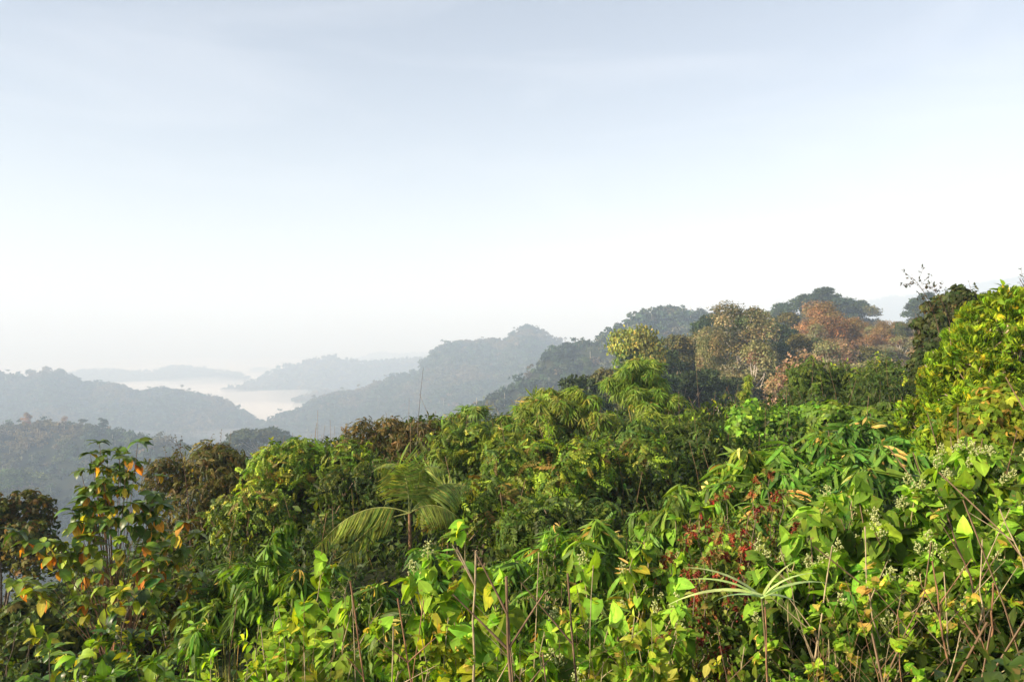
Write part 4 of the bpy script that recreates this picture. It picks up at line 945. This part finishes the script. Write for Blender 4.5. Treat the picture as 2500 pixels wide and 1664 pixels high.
# -- front row of small shrubs
SM = dict(Ts=L_OV, droop=.35, mat=M_SOFT, bark=(.3,.26,.14))
for a in [
 (470,1530,5.6,.38,.08,G_LIME,'small lime shrub at the bottom, left of the pale bamboo grass stems'),
 (560,1440,5.8,.42,.09,G_LIME+[(.3,.33,.08)],'pale lime shrub with whitish young tips left of the bottom centre'),
 (640,1380,6.2,.42,.12,[(.10,.16,.02),(.16,.22,.03)],'leafy shrub behind the pale lime one'),
 (640,1520,5.2,.42,.11,[(.10,.13,.02),(.07,.10,.02)],'dull brown-green shrub at the bottom edge left of the stalks'),
 (770,1530,5.0,.42,.11,[(.11,.15,.02),(.16,.16,.03)],'bottom-edge shrub at the foot of the leftmost stalks'),
 (905,1470,5.1,.40,.10,[(.09,.15,.02),(.13,.2,.03)],'bottom-edge shrub between the left and centre stalks'),
 (1020,1420,5.0,.38,.11,G_YEL,'yellowish shrub in front of the brightest heart-leaved one'),
 (1100,1500,4.9,.40,.10,G1,'green shrub at the bottom edge left of the thick centre stalk'),
 (1230,1455,5.0,.40,.10,G_LIME,'lime shrub at the bottom edge right of the thick centre stalk'),
 (1290,1375,5.6,.36,.09,G_LIME+[(.3,.34,.08)],'fine lime-leaved shrub with pale buds in the centre right'),
 (1440,1420,5.3,.42,.09,[(.30,.34,.07),(.2,.28,.04),(.4,.36,.10)],'shrub with arching pale yellow pinnate shoots at the bottom'),
 (1400,1500,4.9,.42,.10,[(.09,.15,.02),(.14,.2,.03)],'green shrub under the arching pale yellow shoots'),
 (1540,1450,5.1,.42,.09,[(.22,.29,.04),(.3,.33,.06),(.12,.2,.03)],'bright shrub right of the arching pale yellow shoots'),
 (1600,1530,4.8,.40,.09,[(.34,.32,.08),(.4,.36,.12),(.2,.24,.04)],'cream-tinged yellow shrub at the bottom edge, left of the grass blades'),
 (1690,1490,5.0,.38,.09,[(.08,.13,.02),(.12,.18,.03)],'dark small shrub at the bottom edge under the grass blades'),
 (1790,1545,4.9,.36,.09,G_LIME,'lime shrub at the bottom edge right of the grass blades'),
 (1880,1470,5.4,.42,.09,G_DARK,'dark shrub low among the stalks, left one'),
 (2050,1490,5.2,.42,.10,G_DARK,'dark shrub low among the stalks, middle one'),
 (2080,1555,4.8,.3,.08,G_LIME,'small pale shrub at the bottom edge among the right stalks'),
 (2240,1400,5.2,.42,.12,G_DARK+[(.1,.16,.02)],'dark shrub low among the stalks, right one'),
 (2330,1500,4.9,.42,.12,G_DARK,'dark shrub in the bottom right corner'),
 (1250,1250,8.4,.6,.10,G_DARK+[(.08,.13,.02)],'dark undergrowth shrub below the bright low bamboo'),
 (780,1330,8.5,.7,.10,G_DARK+[(.07,.11,.02)],'dark undergrowth shrub behind the leftmost stalks'),
 (1620,1290,7.6,.6,.10,G_DARK+[(.08,.13,.02)],'dark undergrowth shrub between the crimson tassels'),
 (2030,1250,7.6,.7,.12,G_DARK+[(.08,.13,.02)],'dark undergrowth shrub behind the bud sprays'),
 (1760,1340,6.6,.6,.12,G_DARK+[(.08,.13,.02)],'dark undergrowth shrub right of the crimson tassels')]:
    x, y, d, R, L, cols, lab = a
    shr(x, y, d, R, lab, stems=9, twigs=8, lpt=9, L=L, cols=cols, **SM)
# -- stalks
K1 = (.24,.13,.07); K2 = (.34,.27,.16); K3 = (.17,.11,.065)
for x, y, xb, d, r, c, f, lv, lab in [
 (806,1335,862,4.9,.011,K1,1,0,'reddish bare stalk, leftmost of the thick ones'),
 (808,1340,905,5.0,.006,K2,1,0,'pale thin stalk crossing the leftmost reddish one'),
 (905,1440,925,4.9,.009,K2,2,0,'pale forked stalk left of the centre'),
 (915,1375,985,4.8,.010,K1,1,2,'slanting reddish stalk with a side shoot'),
 (975,1380,1010,5.0,.007,K1,2,2,'thin reddish stalk left of the brightest heart-leaved shrub'),
 (1095,1265,1172,4.7,.013,K2,1,0,'pale slanting stalk through the brightest heart-leaved shrub'),
 (1165,1325,1160,4.6,.017,K3,3,0,'thickest upright brown stalk in the centre'),
 (1170,1420,1205,4.6,.010,K3,1,0,'brown stalk leaning right from the foot of the thickest one'),
 (1240,1270,1215,5.2,.007,K2,1,0,'thin pale stalk right of the thickest one'),
 (1248,1500,1258,4.8,.009,K3,0,0,'short brown stalk right of the thickest one'),
 (1306,1318,1302,4.8,.013,K3,0,0,'straight upright brown stalk right of the centre'),
 (1365,1300,1325,5.2,.006,K2,1,0,'thin pale stalk leaning right of the straight upright one'),
 (1915,1255,1880,5.4,.010,K2,1,0,'pale bent stalk below the large heart-leaved shrub'),
 (1795,1260,1960,5.6,.006,K2,0,0,'long thin pale stalk slanting down to the right'),
 (1760,1395,1815,4.7,.009,K1,1,0,'reddish stalk rising behind the grass blades'),
 (1990,1210,2110,5.4,.009,K2,0,0,'long slanting stalk between the heart-leaved shrubs'),
 (2145,1290,2190,5.0,.010,K1,1,0,'reddish stalk with a broken tip on the right'),
 (2172,1315,2260,5.0,.007,K2,1,0,'thin pale stalk beside the one with the broken tip'),
 (2178,1180,2290,5.1,.010,K3,1,2,'dark slanting stalk among the bud sprays'),
 (2128,1360,2120,4.9,.008,K3,0,0,'short upright stalk with a pink tip'),
 (2260,1240,2300,5.0,.008,K2,1,2,'thin stalk with a bud spray near the right edge'),
 (2285,1340,2340,4.9,.012,K1,1,0,'reddish slanting stalk near the right edge'),
 (2300,1170,2400,4.8,.008,K2,0,0,'broken pale stalk at the right edge'),
 (2065,1400,2100,4.8,.006,K1,1,0,'fine reddish twig low on the right'),
 (1650,1440,1700,4.7,.005,K3,1,0,'fine dark twig under the crimson tassels'),
 (2210,1450,2200,4.7,.006,K2,2,0,'fine forked twig low on the right'),
 (600,1440,660,5.2,.006,K2,2,3,'fine pale twig in front of the dull brown-green shrub'),
 (700,1500,680,4.9,.006,K2,2,2,'fine forked twig at the bottom left of the stalks')]:
    stalk(x, y, xb, d, r, lab, c, f, 'bare stalks standing in the foreground', leaves=lv*5)
for k in range(34):
    x = random.uniform(1850, 2350) if k % 3 else random.uniform(620, 1650); y = random.uniform(1330, 1510)
    zone = 'at the bottom right' if x > 1800 else 'at the bottom centre'
    stalk(x, y, x+random.uniform(-60, 110), random.uniform(4.6, 5.6), random.uniform(.002, .004), 'fine bare twig in the tangle '+zone, random.choice([K1, K2, K3]), 3, 'fine bare twigs '+zone, name='bare_twig', lean=random.uniform(-.15, .15), leaves=random.choice([0, 9, 12]))
# -- creamy reed grass
def reed(x, y, d, label):
    p = at(x, y, d); b = np.array([p[0]+.12, p[1]+.1, float(terrain(p[0]+.12, p[1]))]); o = thing('reed_grass', b, label, 'grass plant'); st = Acc(); e = p-b
    tube(st, bez([0, 0, 0], e*.6+[.05, 0, 0], e, 12), np.linspace(.007, .005, 12), (.16, .13, .06), 6); st.build('stem', M_STEM, o)
    for dx, dz, L in [(-.42,-.12,.42),(-.36,.10,.36),(.20,.07,.26),(.30,-.06,.34),(-.18,-.24,.3),(.16,.16,.22),(-.30,-.02,.34),(.28,-.26,.36)]:
        bl = Acc(); T = leaf_t('strap', .06, 8, .12, .9); D = nrm([dx, random.uniform(-.2, .2), dz+.25])
        inst(bl, T, [e+rv(.01)], [D], [nrm([0, -.3, 1])], L*1.35, pal(1, [(.20,.27,.15),(.28,.33,.2)], None, .08)); bl.build('blade', M_GLOSS, o)
reed(1752, 1372, 4.7, 'reed grass plant with long silvery green arching blades')
# -- undergrowth nobody could count
def undergrowth():
    acc = Acc(); N = 150000
    r = np.sqrt(rng.uniform(3.3**2, 36**2, N)); r = np.where(rng.random(N) < .25, rng.uniform(3.3, 10, N), r); th = rng.uniform(math.radians(-46), math.radians(46), N); x = r*np.sin(th); y = r*np.cos(th); z = terrain(x, y)
    hh = 1.15+.5*fbm(x, y, 2.2, 41, 2)*2; hh = np.clip(hh+.35*np.clip((r-9)/6, 0, 1), .3, 2.4)
    P = np.stack([x, y, z+hh*rng.uniform(.1, 1, N)**.8], -1); S = np.where(r < 10, .11, .09+.006*r)*rng.uniform(.6, 1.4, N)
    D = nrm(rng.normal(0, .8, (N, 3))+[0, 0, -.35]); U = nrm(rng.normal(0, .45, (N, 3))+[0, 0, 1])
    insts(acc, L_SM+[leaf_t('lance', .2, 3, .2, .8)], P, D, U, S, pal(N, G_DARK, None, .25)*.75)  # leaf colour darkened to deepen the shade between the plants
    for q in range(900):
        k = rng.integers(0, N); b = np.array([x[k], y[k], z[k]]); tube(acc, bez(b, b+rv(.25)+[0, 0, .6], b+rv(.4)+[0, 0, hh[k]+.2], 5), .006, (.22, .15, .09), 3)
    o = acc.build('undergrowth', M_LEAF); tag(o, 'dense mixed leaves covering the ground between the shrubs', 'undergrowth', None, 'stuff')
undergrowth()

# ------------------------------------------------------------------ air
def vol_mat(name, dens, color, aniso=0.0):
    m = bpy.data.materials.new(name); m.use_nodes = True; n = m.node_tree.nodes; l = m.node_tree.links; n.clear()
    out = n.new('ShaderNodeOutputMaterial'); v = n.new('ShaderNodeVolumePrincipled')
    v.inputs['Color'].default_value = (*color, 1); v.inputs['Density'].default_value = dens; v.inputs['Anisotropy'].default_value = aniso; v.inputs['Absorption Color'].default_value = (.36, .29, .12, 1)
    l.new(v.outputs[0], out.inputs['Volume']); return m
def box_obj(name, lo, hi, mat):
    x0, y0, z0 = lo; x1, y1, z1 = hi
    V = [(x0,y0,z0),(x1,y0,z0),(x1,y1,z0),(x0,y1,z0),(x0,y0,z1),(x1,y0,z1),(x1,y1,z1),(x0,y1,z1)]
    Fc = [(0,3,2,1),(4,5,6,7),(0,1,5,4),(1,2,6,5),(2,3,7,6),(3,0,4,7)]
    me = bpy.data.meshes.new(name); me.from_pydata(V, [], Fc); me.materials.append(mat)
    o = bpy.data.objects.new(name, me); C.objects.link(o); return o
hz = box_obj('haze', (-9800, -9800, -350), (9800, 9800, 360), vol_mat('haze_air', 5.3e-4, (.54, .68, .87)))
hz['kind'] = 'stuff'; hz['label'] = 'pale morning haze filling the valley and whitening the far hills'
# the sea of mist lying in the far valley: a closed, gently billowing slab
def mist(name, x0, x1, y0, y1, zt, zb, dens, amp, label):
    nx, ny = 90, 70
    xs = np.linspace(x0, x1, nx); ys = np.linspace(y0, y1, ny); X, Y = np.meshgrid(xs, ys, indexing='ij')
    Z = zt+amp*fbm(X, Y, 420, 31, 3)
    V = np.concatenate([np.stack([X, Y, Z], -1).reshape(-1, 3), np.stack([X, Y, np.full_like(Z, zb)], -1).reshape(-1, 3)])
    n = nx*ny; Fs = []
    for i in range(nx-1):
        for j in range(ny-1):
            a = i*ny+j; Fs.append((a, a+ny, a+ny+1, a+1)); Fs.append((a+n, a+1+n, a+ny+1+n, a+ny+n))
    for i in range(nx-1):
        a = i*ny; Fs.append((a+n, a+ny+n, a+ny, a)); b = i*ny+ny-1; Fs.append((b, b+ny, b+ny+n, b+n))
    for j in range(ny-1):
        Fs.append((j, j+1, j+1+n, j+n)); b = (nx-1)*ny+j; Fs.append((b+1, b, b+n, b+1+n))
    me = bpy.data.meshes.new(name); me.from_pydata(V.tolist(), [], Fs); me.materials.append(vol_mat('valley_mist', dens, (.99, .99, .99)))
    o = bpy.data.objects.new(name, me); C.objects.link(o); o['kind'] = 'stuff'; o['label'] = label
mist('mist', -6500, 5500, 1700, 9300, -222, -335, .005, 62, 'white sea of mist lying in the far valley')
